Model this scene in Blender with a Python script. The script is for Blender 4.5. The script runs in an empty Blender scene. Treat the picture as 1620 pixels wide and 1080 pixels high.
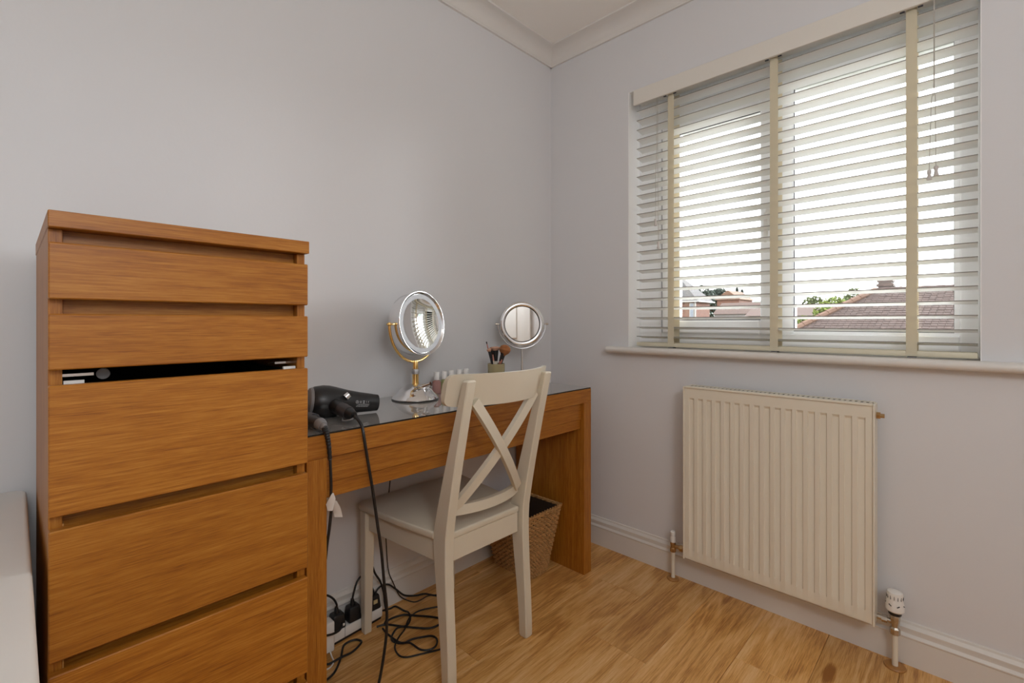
import bpy, bmesh, math, random
from mathutils import Vector, Matrix
from math import sin, cos, pi, radians

R = random.Random(7)
S = bpy.context.scene
COL = S.collection

# ------------------------------------------------------------------ camera, world, lamps, exposure
CAM = Vector((-1.909, -1.565, 1.056))
cd = bpy.data.cameras.new('camera'); cam = bpy.data.objects.new('camera', cd); COL.objects.link(cam)
cd.sensor_width = 36.0; cd.lens = 746.8 / 1620 * 36; cd.shift_y = -30.5 / 1620; cd.clip_start = 0.02; cd.clip_end = 2000
TH = 0.7691
cam.location = CAM; cam.rotation_euler = (pi / 2, 0, TH - pi / 2)
S.camera = cam

w = bpy.data.worlds.new('overcast sky'); S.world = w; w.use_nodes = True
w.node_tree.nodes['Background'].inputs[0].default_value = (0.97, 0.99, 1.0, 1)
w.node_tree.nodes['Background'].inputs[1].default_value = 1.6

LAMP = Vector((-2.0, -2.38, 1.82))
ld = bpy.data.lights.new('fill_lamp_light', 'POINT'); ld.energy = 7.6; ld.shadow_soft_size = .22; ld.color = (0.93, 0.97, 1.0)  # added fill behind the camera, brightens the room
lo = bpy.data.objects.new('fill_lamp_light', ld); COL.objects.link(lo); lo.location = LAMP
sd = bpy.data.lights.new('daylight_boost_sun', 'SUN'); sd.energy = 2.1; sd.angle = radians(40); sd.color = (0.96, 0.98, 1.0)  # soft sun added to strengthen the overcast daylight through the window
so = bpy.data.objects.new('daylight_boost_sun', sd); COL.objects.link(so)
so.rotation_euler = Vector((-.80, .45, -.20)).to_track_quat('-Z', 'Y').to_euler()

S.view_settings.view_transform = 'Standard'; S.view_settings.look = 'None'
S.view_settings.exposure = 2.0; S.view_settings.gamma = 1.0; S.view_settings.use_curve_mapping = False
try:
    S.cycles.max_bounces = 14; S.cycles.diffuse_bounces = 8; S.cycles.glossy_bounces = 6
    S.cycles.transmission_bounces = 8; S.cycles.transparent_max_bounces = 24
    S.cycles.caustics_reflective = False; S.cycles.caustics_refractive = False
    S.cycles.use_denoising = True
except Exception:
    pass

# ------------------------------------------------------------------ helpers
def lin(h):
    h = h.lstrip('#'); c = [int(h[i:i + 2], 16) / 255 for i in (0, 2, 4)]
    return tuple((v / 12.92 if v <= .04045 else ((v + .055) / 1.055) ** 2.4) for v in c) + (1,)

def mat(name, color, rough=.5, metal=0.0, spec=.5, bump=0.0, bscale=200, noise=0.0, nscale=8, trans=0.0, coat=0.0, sss=0.0):
    m = bpy.data.materials.new(name); m.use_nodes = True
    nt = m.node_tree; b = nt.nodes['Principled BSDF']
    c = lin(color) if isinstance(color, str) else tuple(color) + (1,)
    b.inputs['Base Color'].default_value = c
    b.inputs['Roughness'].default_value = rough; b.inputs['Metallic'].default_value = metal
    b.inputs['Specular IOR Level'].default_value = spec
    b.inputs['Transmission Weight'].default_value = trans; b.inputs['Coat Weight'].default_value = coat
    if bump or noise:
        tc = nt.nodes.new('ShaderNodeTexCoord')
        if bump:
            n = nt.nodes.new('ShaderNodeTexNoise'); n.inputs['Scale'].default_value = bscale; n.inputs['Detail'].default_value = 4
            nt.links.new(tc.outputs['Object'], n.inputs['Vector'])
            bp = nt.nodes.new('ShaderNodeBump'); bp.inputs['Strength'].default_value = bump; bp.inputs['Distance'].default_value = .002
            nt.links.new(n.outputs['Fac'], bp.inputs['Height']); nt.links.new(bp.outputs['Normal'], b.inputs['Normal'])
        if noise:
            n2 = nt.nodes.new('ShaderNodeTexNoise'); n2.inputs['Scale'].default_value = nscale; n2.inputs['Detail'].default_value = 5
            nt.links.new(tc.outputs['Object'], n2.inputs['Vector'])
            mx = nt.nodes.new('ShaderNodeMix'); mx.data_type = 'RGBA'
            mx.inputs['A'].default_value = tuple(v * (1 - noise) for v in c[:3]) + (1,)
            mx.inputs['B'].default_value = tuple(min(1, v * (1 + noise)) for v in c[:3]) + (1,)
            nt.links.new(n2.outputs['Fac'], mx.inputs['Factor']); nt.links.new(mx.outputs['Result'], b.inputs['Base Color'])
    return m

def wood(name, axis, c_light, c_mid, c_dark, scale=1.0, rough=.42, contrast=1.0, knots=False, hue=.05, fig=.05, stk=.55, pore=1.3):
    m = bpy.data.materials.new(name); m.use_nodes = True
    nt = m.node_tree; N = nt.nodes; L = nt.links; b = N['Principled BSDF']
    tc = N.new('ShaderNodeTexCoord'); oi = N.new('ShaderNodeObjectInfo')
    off = N.new('ShaderNodeVectorMath'); off.operation = 'MULTIPLY_ADD'
    comb = N.new('ShaderNodeCombineXYZ')
    for k in range(3): L.new(oi.outputs['Random'], comb.inputs[k])
    off.inputs[1].default_value = (37, 53, 71)
    L.new(comb.outputs[0], off.inputs[0]); L.new(tc.outputs['Object'], off.inputs[2])
    def mp(sl, sc):
        q = N.new('ShaderNodeMapping'); v = [sc * scale] * 3; v['xyz'.index(axis)] = sl * scale
        q.inputs['Scale'].default_value = v; L.new(off.outputs[0], q.inputs['Vector']); return q
    # broad cathedral figure
    a = N.new('ShaderNodeTexNoise'); a.inputs['Scale'].default_value = 1; a.inputs['Detail'].default_value = 3; a.inputs['Distortion'].default_value = .6
    L.new(mp(1.3, 9).outputs[0], a.inputs['Vector'])
    wv = N.new('ShaderNodeMath'); wv.operation = 'MULTIPLY'; wv.inputs[1].default_value = 34; L.new(a.outputs['Fac'], wv.inputs[0])
    sn = N.new('ShaderNodeMath'); sn.operation = 'SINE'; L.new(wv.outputs[0], sn.inputs[0])
    # fine pores
    p = N.new('ShaderNodeTexNoise'); p.inputs['Scale'].default_value = 1; p.inputs['Detail'].default_value = 5; p.inputs['Roughness'].default_value = .65
    L.new(mp(18, 520).outputs[0], p.inputs['Vector'])
    # medium streaks
    st = N.new('ShaderNodeTexNoise'); st.inputs['Scale'].default_value = 1; st.inputs['Detail'].default_value = 4
    L.new(mp(3.0, 130).outputs[0], st.inputs['Vector'])
    f1 = N.new('ShaderNodeMath'); f1.operation = 'MULTIPLY_ADD'; f1.inputs[1].default_value = fig * contrast; f1.inputs[2].default_value = .5
    L.new(sn.outputs[0], f1.inputs[0])
    f2 = N.new('ShaderNodeMath'); f2.operation = 'MULTIPLY_ADD'; f2.inputs[1].default_value = stk * contrast
    s2 = N.new('ShaderNodeMath'); s2.operation = 'SUBTRACT'; s2.inputs[1].default_value = .5
    L.new(st.outputs['Fac'], s2.inputs[0]); L.new(s2.outputs[0], f2.inputs[0]); L.new(f1.outputs[0], f2.inputs[2])
    f3 = N.new('ShaderNodeMath'); f3.operation = 'MULTIPLY_ADD'; f3.inputs[1].default_value = pore * contrast
    s3 = N.new('ShaderNodeMath'); s3.operation = 'SUBTRACT'; s3.inputs[1].default_value = .5
    L.new(p.outputs['Fac'], s3.inputs[0]); L.new(s3.outputs[0], f3.inputs[0]); L.new(f2.outputs[0], f3.inputs[2])
    last = f3
    if knots:
        vo = N.new('ShaderNodeTexVoronoi'); vo.inputs['Scale'].default_value = 1; vo.inputs['Randomness'].default_value = 1
        L.new(mp(2.0, 7).outputs[0], vo.inputs['Vector'])
        mr = N.new('ShaderNodeMapRange'); mr.inputs['From Min'].default_value = .0; mr.inputs['From Max'].default_value = .14
        mr.inputs['To Min'].default_value = -1.0; mr.inputs['To Max'].default_value = 0
        L.new(vo.outputs['Distance'], mr.inputs['Value'])
        ad = N.new('ShaderNodeMath'); ad.operation = 'ADD'; L.new(f3.outputs[0], ad.inputs[0]); L.new(mr.outputs[0], ad.inputs[1]); last = ad
        bl = N.new('ShaderNodeTexNoise'); bl.inputs['Scale'].default_value = 1; bl.inputs['Detail'].default_value = 2
        L.new(mp(2.2, 6).outputs[0], bl.inputs['Vector'])
        b2 = N.new('ShaderNodeMath'); b2.operation = 'MULTIPLY_ADD'; b2.inputs[1].default_value = .6; 
        b1 = N.new('ShaderNodeMath'); b1.operation = 'SUBTRACT'; b1.inputs[1].default_value = .5
        L.new(bl.outputs['Fac'], b1.inputs[0]); L.new(b1.outputs[0], b2.inputs[0]); L.new(ad.outputs[0], b2.inputs[2]); last = b2
    rp = N.new('ShaderNodeValToRGB'); e = rp.color_ramp.elements
    e[0].position = .18; e[0].color = lin(c_dark); e[1].position = .82; e[1].color = lin(c_light)
    k = e.new(.5); k.color = lin(c_mid)
    L.new(last.outputs[0], rp.inputs['Fac'])
    hs = N.new('ShaderNodeHueSaturation'); mr2 = N.new('ShaderNodeMapRange')
    mr2.inputs['To Min'].default_value = 1 - hue; mr2.inputs['To Max'].default_value = 1 + hue
    L.new(oi.outputs['Random'], mr2.inputs['Value']); L.new(mr2.outputs[0], hs.inputs['Value']); L.new(rp.outputs['Color'], hs.inputs['Color'])
    L.new(hs.outputs['Color'], b.inputs['Base Color']); b.inputs['Roughness'].default_value = rough
    bp = N.new('ShaderNodeBump'); bp.inputs['Strength'].default_value = .12; bp.inputs['Distance'].default_value = .001
    L.new(p.outputs['Fac'], bp.inputs['Height']); L.new(bp.outputs['Normal'], b.inputs['Normal'])
    return m

ORG = {}
def tag(o, label=None, cat=None, group=None, kind=None):
    if label: o['label'] = label
    if cat: o['category'] = cat
    if group: o['group'] = group
    if kind: o['kind'] = kind
    return o

def thing(name, loc, label, cat, group=None):
    o = bpy.data.objects.new(name, None); COL.objects.link(o); o.location = loc; o.empty_display_size = .05
    ORG[o] = Vector(loc); return tag(o, label, cat, group)

def obj(name, bm, m, parent=None, smooth=35, kind=None, origin=None):
    """link bm (world coordinates) as one mesh object; children share the origin of their thing"""
    if parent is not None: og = ORG[parent]
    elif origin is not None: og = Vector(origin)
    else:
        xs = [v.co for v in bm.verts]
        og = Vector(((min(c.x for c in xs) + max(c.x for c in xs)) / 2, (min(c.y for c in xs) + max(c.y for c in xs)) / 2, min(c.z for c in xs)))
    bmesh.ops.translate(bm, verts=bm.verts, vec=-og)
    me = bpy.data.meshes.new(name); bm.to_mesh(me); bm.free()
    if m: me.materials.append(m)
    if smooth:
        me.shade_smooth(); me.set_sharp_from_angle(angle=radians(smooth))
    o = bpy.data.objects.new(name, me); COL.objects.link(o)
    if parent is not None: o.parent = parent
    else: o.location = og
    ORG[o] = og
    if kind: o['kind'] = kind
    return o

def B(): return bmesh.new()

def box(bm, x0, x1, y0, y1, z0, z1, bev=0.0, seg=1):
    vs = [bm.verts.new((x, y, z)) for x in (x0, x1) for y in (y0, y1) for z in (z0, z1)]
    F = [(0, 1, 3, 2), (4, 6, 7, 5), (0, 4, 5, 1), (2, 3, 7, 6), (0, 2, 6, 4), (1, 5, 7, 3)]
    fs = [bm.faces.new([vs[i] for i in f]) for f in F]
    if bev:
        es = list({e for f in fs for e in f.edges})
        bmesh.ops.bevel(bm, geom=es, offset=bev, segments=seg, affect='EDGES', profile=.5)
    return bm

def BX(*a, **k): return box(B(), *a, **k)

def hexa(bm, bottom, top, bev=0.0, seg=1):
    """solid from four bottom and four top points (same winding)"""
    vb = [bm.verts.new(p) for p in bottom]; vt = [bm.verts.new(p) for p in top]; n = len(vb)
    fs = [bm.faces.new(vb[::-1]), bm.faces.new(vt)]
    for i in range(n): fs.append(bm.faces.new((vb[i], vb[(i + 1) % n], vt[(i + 1) % n], vt[i])))
    bmesh.ops.recalc_face_normals(bm, faces=fs)
    if bev:
        bmesh.ops.bevel(bm, geom=list({e for f in fs for e in f.edges}), offset=bev, segments=seg, affect='EDGES', profile=.5)
    return bm

def prism(bm, pts, fn0, fn1):
    """outline pts mapped by fn0 and fn1 to the two end caps"""
    a = [bm.verts.new(fn0(*p)) for p in pts]; b = [bm.verts.new(fn1(*p)) for p in pts]; n = len(a)
    fs = [bm.faces.new(a), bm.faces.new(b[::-1])]
    for i in range(n): fs.append(bm.faces.new((a[i], b[i], b[(i + 1) % n], a[(i + 1) % n])))
    bmesh.ops.recalc_face_normals(bm, faces=fs)
    return bm

def frames(pts):
    T = []
    for i in range(len(pts)):
        a = pts[max(i - 1, 0)]; b = pts[min(i + 1, len(pts) - 1)]
        t = (b - a); T.append(t.normalized() if t.length > 1e-9 else Vector((0, 0, 1)))
    n = T[0].orthogonal().normalized(); out = []
    for t in T:
        n = (n - t * n.dot(t)); n = n.normalized() if n.length > 1e-6 else t.orthogonal().normalized()
        out.append((t, n, t.cross(n)))
    return out

def tube(bm, pts, r, n=8, cap=True, closed=False):
    pts = [Vector(p) for p in pts]; fr = frames(pts); rings = []
    for i, (p, (t, u, v)) in enumerate(zip(pts, fr)):
        ri = r[i] if isinstance(r, (list, tuple)) else r
        rings.append([bm.verts.new(p + (u * cos(2 * pi * k / n) + v * sin(2 * pi * k / n)) * ri) for k in range(n)])
    m = len(rings)
    for i in range(m if closed else m - 1):
        a, b = rings[i], rings[(i + 1) % m]
        for k in range(n): bm.faces.new((a[k], a[(k + 1) % n], b[(k + 1) % n], b[k]))
    if cap and not closed:
        bm.faces.new(rings[0][::-1]); bm.faces.new(rings[-1])
    return bm

def axis_m(origin, d):
    d = Vector(d).normalized(); return Matrix.Translation(origin) @ d.to_track_quat('Z', 'Y').to_matrix().to_4x4()

def lathe(bm, prof, n=32, M=None, cap=True, sx=1.0, sy=1.0):
    M = M or Matrix(); rings = []
    for (r, z) in prof:
        if r < 1e-6: rings.append([bm.verts.new(M @ Vector((0, 0, z)))])
        else: rings.append([bm.verts.new(M @ Vector((r * sx * cos(2 * pi * k / n), r * sy * sin(2 * pi * k / n), z))) for k in range(n)])
    for a, b in zip(rings, rings[1:]):
        if len(a) == 1 and len(b) == 1: continue
        for k in range(n):
            k2 = (k + 1) % n
            if len(a) == 1: bm.faces.new((a[0], b[k2], b[k]))
            elif len(b) == 1: bm.faces.new((a[k], a[k2], b[0]))
            else: bm.faces.new((a[k], a[k2], b[k2], b[k]))
    if cap:
        if len(rings[0]) > 1: bm.faces.new(rings[0][::-1])
        if len(rings[-1]) > 1: bm.faces.new(rings[-1])
    bmesh.ops.recalc_face_normals(bm, faces=bm.faces)
    return bm

def spline(P, sub=6, closed=False):
    P = [Vector(p) for p in P]; out = []; n = len(P)
    for i in range(n if closed else n - 1):
        g = (lambda k: P[k % n]) if closed else (lambda k: P[min(max(k, 0), n - 1)])
        p0, p1, p2, p3 = g(i - 1), g(i), g(i + 1), g(i + 2)
        for s in range(sub):
            t = s / sub
            out.append(.5 * ((2 * p1) + (p2 - p0) * t + (2 * p0 - 5 * p1 + 4 * p2 - p3) * t * t + (3 * p1 - p0 - 3 * p2 + p3) * t ** 3))
    if not closed: out.append(P[-1])
    return out

def copy_tree(o, parent=None):
    c = o.copy(); COL.objects.link(c); ORG[c] = ORG[o]
    if parent is not None: c.parent = parent
    for ch in list(o.children): copy_tree(ch, c)
    return c

def glass(name, tint=(1, 1, 1), gl=.06):
    m = bpy.data.materials.new(name); m.use_nodes = True; nt = m.node_tree; N = nt.nodes
    for n in list(N): N.remove(n)
    o = N.new('ShaderNodeOutputMaterial'); mx = N.new('ShaderNodeMixShader'); t = N.new('ShaderNodeBsdfTransparent'); g = N.new('ShaderNodeBsdfGlossy')
    fr = N.new('ShaderNodeFresnel'); fr.inputs[0].default_value = 1.45
    t.inputs[0].default_value = tuple(tint) + (1,); g.inputs['Roughness'].default_value = .02
    nt.links.new(fr.outputs[0], mx.inputs[0]); nt.links.new(t.outputs[0], mx.inputs[1]); nt.links.new(g.outputs[0], mx.inputs[2])
    nt.links.new(mx.outputs[0], o.inputs[0]); return m

def translucent(name, color, f=.35, rough=.5):
    m = mat(name, color, rough); nt = m.node_tree; N = nt.nodes
    b = N['Principled BSDF']; o = N['Material Output']
    t = N.new('ShaderNodeBsdfTranslucent'); t.inputs[0].default_value = lin(color); mx = N.new('ShaderNodeMixShader'); mx.inputs[0].default_value = f
    nt.links.new(b.outputs[0], mx.inputs[1]); nt.links.new(t.outputs[0], mx.inputs[2]); nt.links.new(mx.outputs[0], o.inputs[0])
    return m

# ------------------------------------------------------------------ materials
M_WALL = mat('wall paint', '#dadadc', .85, bump=.08, bscale=120)
M_CEIL = mat('ceiling paint', '#f2efea', .9)
M_TRIM = mat('white gloss trim', '#dfdcd8', .4)
M_SKIRT = mat('white skirting paint', '#dcd9d4', .35)
M_UPVC = mat('white window plastic', '#fafbfc', .3)
M_GASK = mat('dark gasket', '#3c3c44', .6)
M_PANE = glass('window glass')
OAKL, OAKM, OAKD = '#b67c30', '#a26419', '#7f470d'
M_OAKX = wood('oak veneer along', 'x', OAKL, OAKM, OAKD)
M_OAKZ = wood('oak veneer upright', 'z', OAKL, OAKM, OAKD)
M_OAKY = wood('oak veneer deep', 'y', OAKL, OAKM, OAKD)
M_EDGE = mat('pale oak edging', '#b98648', .5)
M_PLANK = wood('laminate oak plank', 'x', '#ebc18a', '#d8a25c', '#a06832', scale=1.0, rough=.38, contrast=1.0, knots=True, hue=.09, fig=.10, stk=.5, pore=1.1)
M_SUB = mat('dark plank joint', '#5a3a1c', .8)
M_BLKGLASS = mat('black mirrored glass', (.50, .485, .465), .025, .55)
M_CHAIR = mat('cream white lacquer', '#d3cbb9', .38, bump=.03, bscale=60)
M_RAD = mat('cream radiator enamel', '#e2dbca', .35)
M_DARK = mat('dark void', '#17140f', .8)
M_CHROME = mat('chrome', (.82, .82, .83), .09, 1.0)
M_NICKEL = mat('worn nickel', (.55, .5, .43), .25, 1.0, noise=.3, nscale=90)
M_BRASS = mat('worn brass', (.5, .33, .16), .3, 1.0, noise=.3, nscale=90)
M_GOLD = mat('polished gold', (.95, .66, .26), .12, 1.0)
M_MIRROR = mat('mirror silvering', (.93, .93, .92), .01, 1.0)
M_FROST = mat('frosted mirror rim', (.36, .37, .39), .3, .0)
M_BLACK = mat('black plastic', (.012, .012, .013), .38)
M_RUBBER = mat('black rubber cord', (.010, .010, .011), .45)
M_GREY = mat('grey plastic', '#7c7b7c', .45)
M_WHITEP = mat('white plastic', '#e9e7e3', .35)
M_CABWHITE = mat('white cabinet lacquer', '#e4e1dc', .4, noise=.02, nscale=14)
M_TAG = mat('white paper tag', '#e8e4dc', .7)
M_SLAT = translucent('ivory slat', '#f4f4f1', .06, .4)
M_TAPE = translucent('cream ladder tape', '#e0d8c0', .22, .8)
M_TAPE2 = translucent('cream rear tape', '#e6dcc4', .25, .8)
M_HEAD = mat('ivory headrail', '#e0dcd4', .45)
M_BRAIL = mat('ivory bottom rail', '#d6cfb8', .45)
M_CORDW = mat('pale cord', '#b9b4ac', .7)
M_ROPE = mat('seagrass rope', '#b08450', .8, noise=.6, nscale=75)
M_BASKDARK = mat('dark basket shade and base', '#33200f', .85, noise=.4, nscale=60)  # dark brown standing for shade behind the weave, also the base
M_CUP = mat('olive tinted glass', '#cdbf92', .1, trans=.45)
M_COLLAR = mat('oak pipe collar', '#a8763e', .4, noise=.25, nscale=60)

# ------------------------------------------------------------------ floor of separate planks
XL, YN, ZC = -3.05, -2.75, 2.445      # far left wall, wall behind the camera, ceiling
floor = obj('floor', BX(XL - .1, .1, YN - .1, .1, -.12, -.0085), M_SUB, kind='structure', origin=(0, 0, 0))
PW, PL = .19, 1.285
def plank_mesh(l, wd):
    bm = BX(0, l, 0, wd, -.0085, 0, bev=.0011)
    me = bpy.data.meshes.new('plank'); bm.to_mesh(me); bm.free(); me.materials.append(M_PLANK); return me
full = plank_mesh(PL - .0010, PW - .0010)
row = 0; y = -.655 + 4 * PW
starts = {-.655 - PW: -.57}
while y > YN - .02:
    y0 = y - PW
    yt = min(y, .0); yb = max(y0, YN)
    off = (-.57 if row == 4 else (-.57 + [0, .48, .93, .31, 0, .72, .22, .55, 1.01][row % 9]))
    x = off
    while x < 0: x += PL
    while x > XL:
        xa = max(x - PL, XL); xb = min(x, .0)
        if xb - xa > .01 and yt - yb > .01:
            me = full if (xb - xa > PL - .001 and yt - yb > PW - .001) else plank_mesh(xb - xa - .0010, yt - yb - .0010)
            p = bpy.data.objects.new('plank', me); COL.objects.link(p); p.parent = floor; p.location = (xa, yb, 0)
        x -= PL
    y -= PW; row += 1

# ------------------------------------------------------------------ walls, ceiling, coving, skirting
obj('wall_left', BX(XL - .1, .3, 0, .12, -.12, ZC + .1), M_WALL, kind='structure')
WY0, WY1, WZ0, WZ1 = -1.591, -.453, .925, 2.098       # window opening
WT = .30
wr = B()
box(wr, 0, WT, WY1, 0, -.12, ZC + .1); box(wr, 0, WT, YN - .1, WY0, -.12, ZC + .1)
box(wr, 0, WT, WY0, WY1, -.12, WZ0); box(wr, 0, WT, WY0, WY1, WZ1, ZC + .1)
obj('wall_right', wr, M_WALL, kind='structure')
obj('wall_far', BX(XL - .12, XL, YN - .1, .1, -.12, ZC + .1), M_WALL, kind='structure')
obj('wall_near', BX(XL, 0, YN - .12, YN, -.12, ZC + .1), M_WALL, kind='structure')
obj('ceiling', BX(XL - .1, .1, YN - .1, .1, ZC, ZC + .1), M_CEIL, kind='structure')

cov = [(0, 0), (.075, 0), (.075, -.010), (.071, -.012)] + [(.071 - .057 * sin(a), -.012 - .052 * (1 - cos(a))) for a in [pi / 2 * k / 8 for k in range(1, 9)]] + [(.008, -.066), (.008, -.071), (0, -.071)]
cov = [(0, 0), (.078, 0), (.078, -.008), (.070, -.010)]
for k in range(9):
    a = pi / 2 * k / 8
    cov.append((.070 - .058 * sin(a) if k else .070, -.010 - .052 * (1 - cos(a))))
cov += [(.010, -.064), (.010, -.070), (0, -.070)]
def dedupe(P):
    o = [P[0]]
    for p in P[1:]:
        if (Vector(p) - Vector(o[-1])).length > 1e-5: o.append(p)
    return o
cov = dedupe(cov)
obj('trim_1', prism(B(), cov, lambda d, h: (XL, -d, ZC + h), lambda d, h: (0, -d, ZC + h)), M_TRIM, smooth=40, kind='structure')
obj('trim_2', prism(B(), cov, lambda d, h: (-d, YN, ZC + h), lambda d, h: (-d, 0, ZC + h)), M_TRIM, smooth=40, kind='structure')
sk = [(0, 0), (.016, 0), (.016, .082), (.019, .086), (.019, .089), (.0165, .092), (.012, .096), (.0125, .104), (.0145, .110), (.0145, .113), (.011, .117), (.006, .122), (.005, .128), (0, .130)]
obj('baseboard_left', prism(B(), sk, lambda d, h: (XL, -d, h), lambda d, h: (0, -d, h)), M_SKIRT, smooth=30, kind='structure')
obj('baseboard_right', prism(B(), sk, lambda d, h: (-d, YN, h), lambda d, h: (-d, 0, h)), M_SKIRT, smooth=30, kind='structure')

# white painted reveal lining of the opening
M_REV = mat('white reveal paint', '#fafafa', .6)
rv = B()
box(rv, .0005, .0995, WY1 - .002, WY1, .945, WZ1); box(rv, .0005, .0995, WY0, WY0 + .002, .945, WZ1); box(rv, .0005, .0995, WY0 + .0021, WY1 - .0021, WZ1 - .002, WZ1)
obj('trim_5', rv, M_REV, kind='structure')

# inner sill board with a rounded nose
sb = B()
nose = [(.11, 0), (-.036, 0)] + [(-.036 - .014 * sin(a), .014 - .014 * cos(a)) for a in [pi * k / 8 for k in range(1, 8)]] + [(-.036, .028), (.11, .028)]
prism(sb, [p for p in nose], lambda d, h: (d if d < 0.001 else .0, -.362, .917 + h), lambda d, h: (d if d < .001 else .0, -1.76, .917 + h))
box(sb, 0, .12, WY0, WY1, .925, .945)
obj('trim_3', sb, M_SKIRT, kind='structure')

# door behind the camera (seen in the small mirror)
dr = thing('door_1', (-2.05, YN, 0), None, None); dr['kind'] = 'structure'
obj('door_frame', box(box(box(B(), -2.52, -2.45, YN, YN + .03, 0, 2.07), -1.65, -1.58, YN, YN + .03, 0, 2.07), -2.45, -1.65, YN, YN + .03, 2.0, 2.07), M_TRIM, dr)
dp = B(); box(dp, -2.448, -1.652, YN, YN + .012, .005, 1.998)
for (a, b_) in ((-2.36, -2.10), (-2.0, -1.74)):
    for (c, d_) in ((.15, .85), (1.0, 1.85)):
        box(dp, a, b_, YN + .011, YN + .022, c, d_, bev=.006)
obj('door_leaf', dp, M_TRIM, dr)

# ------------------------------------------------------------------ window
FX0, FX1 = .10, .165
wn = thing('window_1', (.10, (WY0 + WY1) / 2, .945), None, None); wn['kind'] = 'structure'
fz0, fz1 = .945, 2.098
fr = B()
box(fr, FX0, FX1, -.566, WY1, fz0, fz1, bev=.003); box(fr, FX0, FX1, WY0, -1.545, fz0, fz1, bev=.003)
box(fr, FX0, FX1, -1.545, -.566, fz0, 1.012, bev=.003); box(fr, FX0, FX1, -1.545, -.566, 1.945, fz1, bev=.003)
box(fr, FX0, FX1, -1.089, -1.045, 1.012, 1.945, bev=.003)
obj('window_frame', fr, M_UPVC, wn)
sa = B(); sx0, sx1 = .088, .150
box(sa, sx0, sx1, -.640, -.570, 1.006, 1.943, bev=.006); box(sa, sx0, sx1, -1.048, -.979, 1.006, 1.943, bev=.006)
box(sa, sx0, sx1, -.979, -.640, 1.006, 1.064, bev=.006); box(sa, sx0, sx1, -.979, -.640, 1.888, 1.943, bev=.006)
sash = obj('sash', sa, M_UPVC, wn)
g = B(); box(g, .098, .140, -.5705, -.566, 1.010, 1.942); obj('gasket', g, M_GASK, sash)
g = B()
for (a, b_, c, d_) in ((-.979, -.640, 1.064, 1.888),):
    box(g, .108, .112, a, a + .004, c, d_); box(g, .108, .112, b_ - .004, b_, c, d_); box(g, .108, .112, a, b_, c, c + .003); box(g, .108, .112, a, b_, d_ - .003, d_)
obj('gasket', g, M_GASK, sash)
obj('pane', BX(.116, .122, -.979, -.640, 1.064, 1.888), M_PANE, sash)
bd = B()
a, b_, c, d_ = -1.545, -1.089, 1.012, 1.945
for (p, q, r_, s_) in ((a, a + .013, c + .0101, d_ - .0101), (b_ - .002, b_, c + .0101, d_ - .0101), (a, b_, c, c + .010), (a, b_, d_ - .010, d_)):
    box(bd, .106, .15, p, q, r_, s_, bev=.0008)
obj('glazing_bead', bd, M_UPVC, wn)
g = B(); a, b_, c, d_ = -1.533, -1.090, 1.022, 1.935
box(g, .108, .112, b_ - .004, b_, c, d_); box(g, .108, .112, a, a + .002, c, d_); box(g, .108, .112, a, b_, c, c + .002); box(g, .108, .112, a, b_, d_ - .002, d_)
obj('gasket', g, M_GASK, wn)
obj('pane', BX(.116, .122, -1.540, -1.089, 1.014, 1.943), M_PANE, wn)
hd = obj('window_handle', box(box(B(), .078, .090, -1.022, -1.000, 1.42, 1.50, bev=.004), .050, .080, -1.016, -1.004, 1.455, 1.475, bev=.003), M_WHITEP, sash)
lv = B(); hexa(lv, [(.052, -1.019, 1.475), (.064, -1.019, 1.475), (.064, -1.001, 1.475), (.052, -1.001, 1.475)],
              [(.046, -1.016, 1.36), (.056, -1.016, 1.36), (.056, -1.003, 1.36), (.046, -1.003, 1.36)][::1], bev=.003)
bmesh.ops.recalc_face_normals(lv, faces=lv.faces)
obj('handle_lever', lv, M_WHITEP, hd)
obj('trim_4', BX(.165, .42, -1.70, -.35, .90, .935, bev=.004), M_UPVC, kind='structure')

# ------------------------------------------------------------------ venetian blind
bl = thing('venetian_blind', (.03, -1.04, .948), 'ivory wooden venetian blind with three fabric tapes hanging in the window', 'blind')
BY0, BY1 = -1.584, -.490
obj('valance', BX(-.014, -.002, BY0 - .004, BY1 + .004, 2.024, 2.092, bev=.0015), M_HEAD, bl)
obj('headrail', BX(.002, .058, BY0, BY1, 2.040, 2.090, bev=.002), M_HEAD, bl)
zs = []; z = 1.999
while z > .985: zs.append(z); z -= .0421
sl = B()
n = 6; D = .050; tk = .0029
top, bot = [], []
tilt = radians(9)
for i in range(n + 1):
    u = -D / 2 + D * i / n; cz = .0016 * (1 - (2 * u / D) ** 2)
    X = u * cos(tilt); Z = -u * sin(tilt) + cz
    top.append((X, Z + tk / 2)); bot.append((X, Z - tk / 2))
prism(sl, top + bot[::-1], lambda d, h: (d, BY0, h), lambda d, h: (d, BY1, h))
me = bpy.data.meshes.new('slat'); sl.to_mesh(me); sl.free(); me.materials.append(M_SLAT); me.materials.append(mat('shaded slat edge', '#8f8c86', .6))  # room-side edge darker: its shade is put into the colour
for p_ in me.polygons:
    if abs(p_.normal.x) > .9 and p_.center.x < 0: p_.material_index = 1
me.shade_smooth(); me.set_sharp_from_angle(angle=radians(30))
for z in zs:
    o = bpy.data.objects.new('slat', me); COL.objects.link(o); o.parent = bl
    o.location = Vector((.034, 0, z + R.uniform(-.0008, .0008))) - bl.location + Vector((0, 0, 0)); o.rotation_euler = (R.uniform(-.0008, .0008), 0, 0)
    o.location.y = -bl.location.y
obj('bottom_rail', BX(.008, .060, BY0, BY1, .950, .967, bev=.003, seg=2), M_BRAIL, bl)
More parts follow.
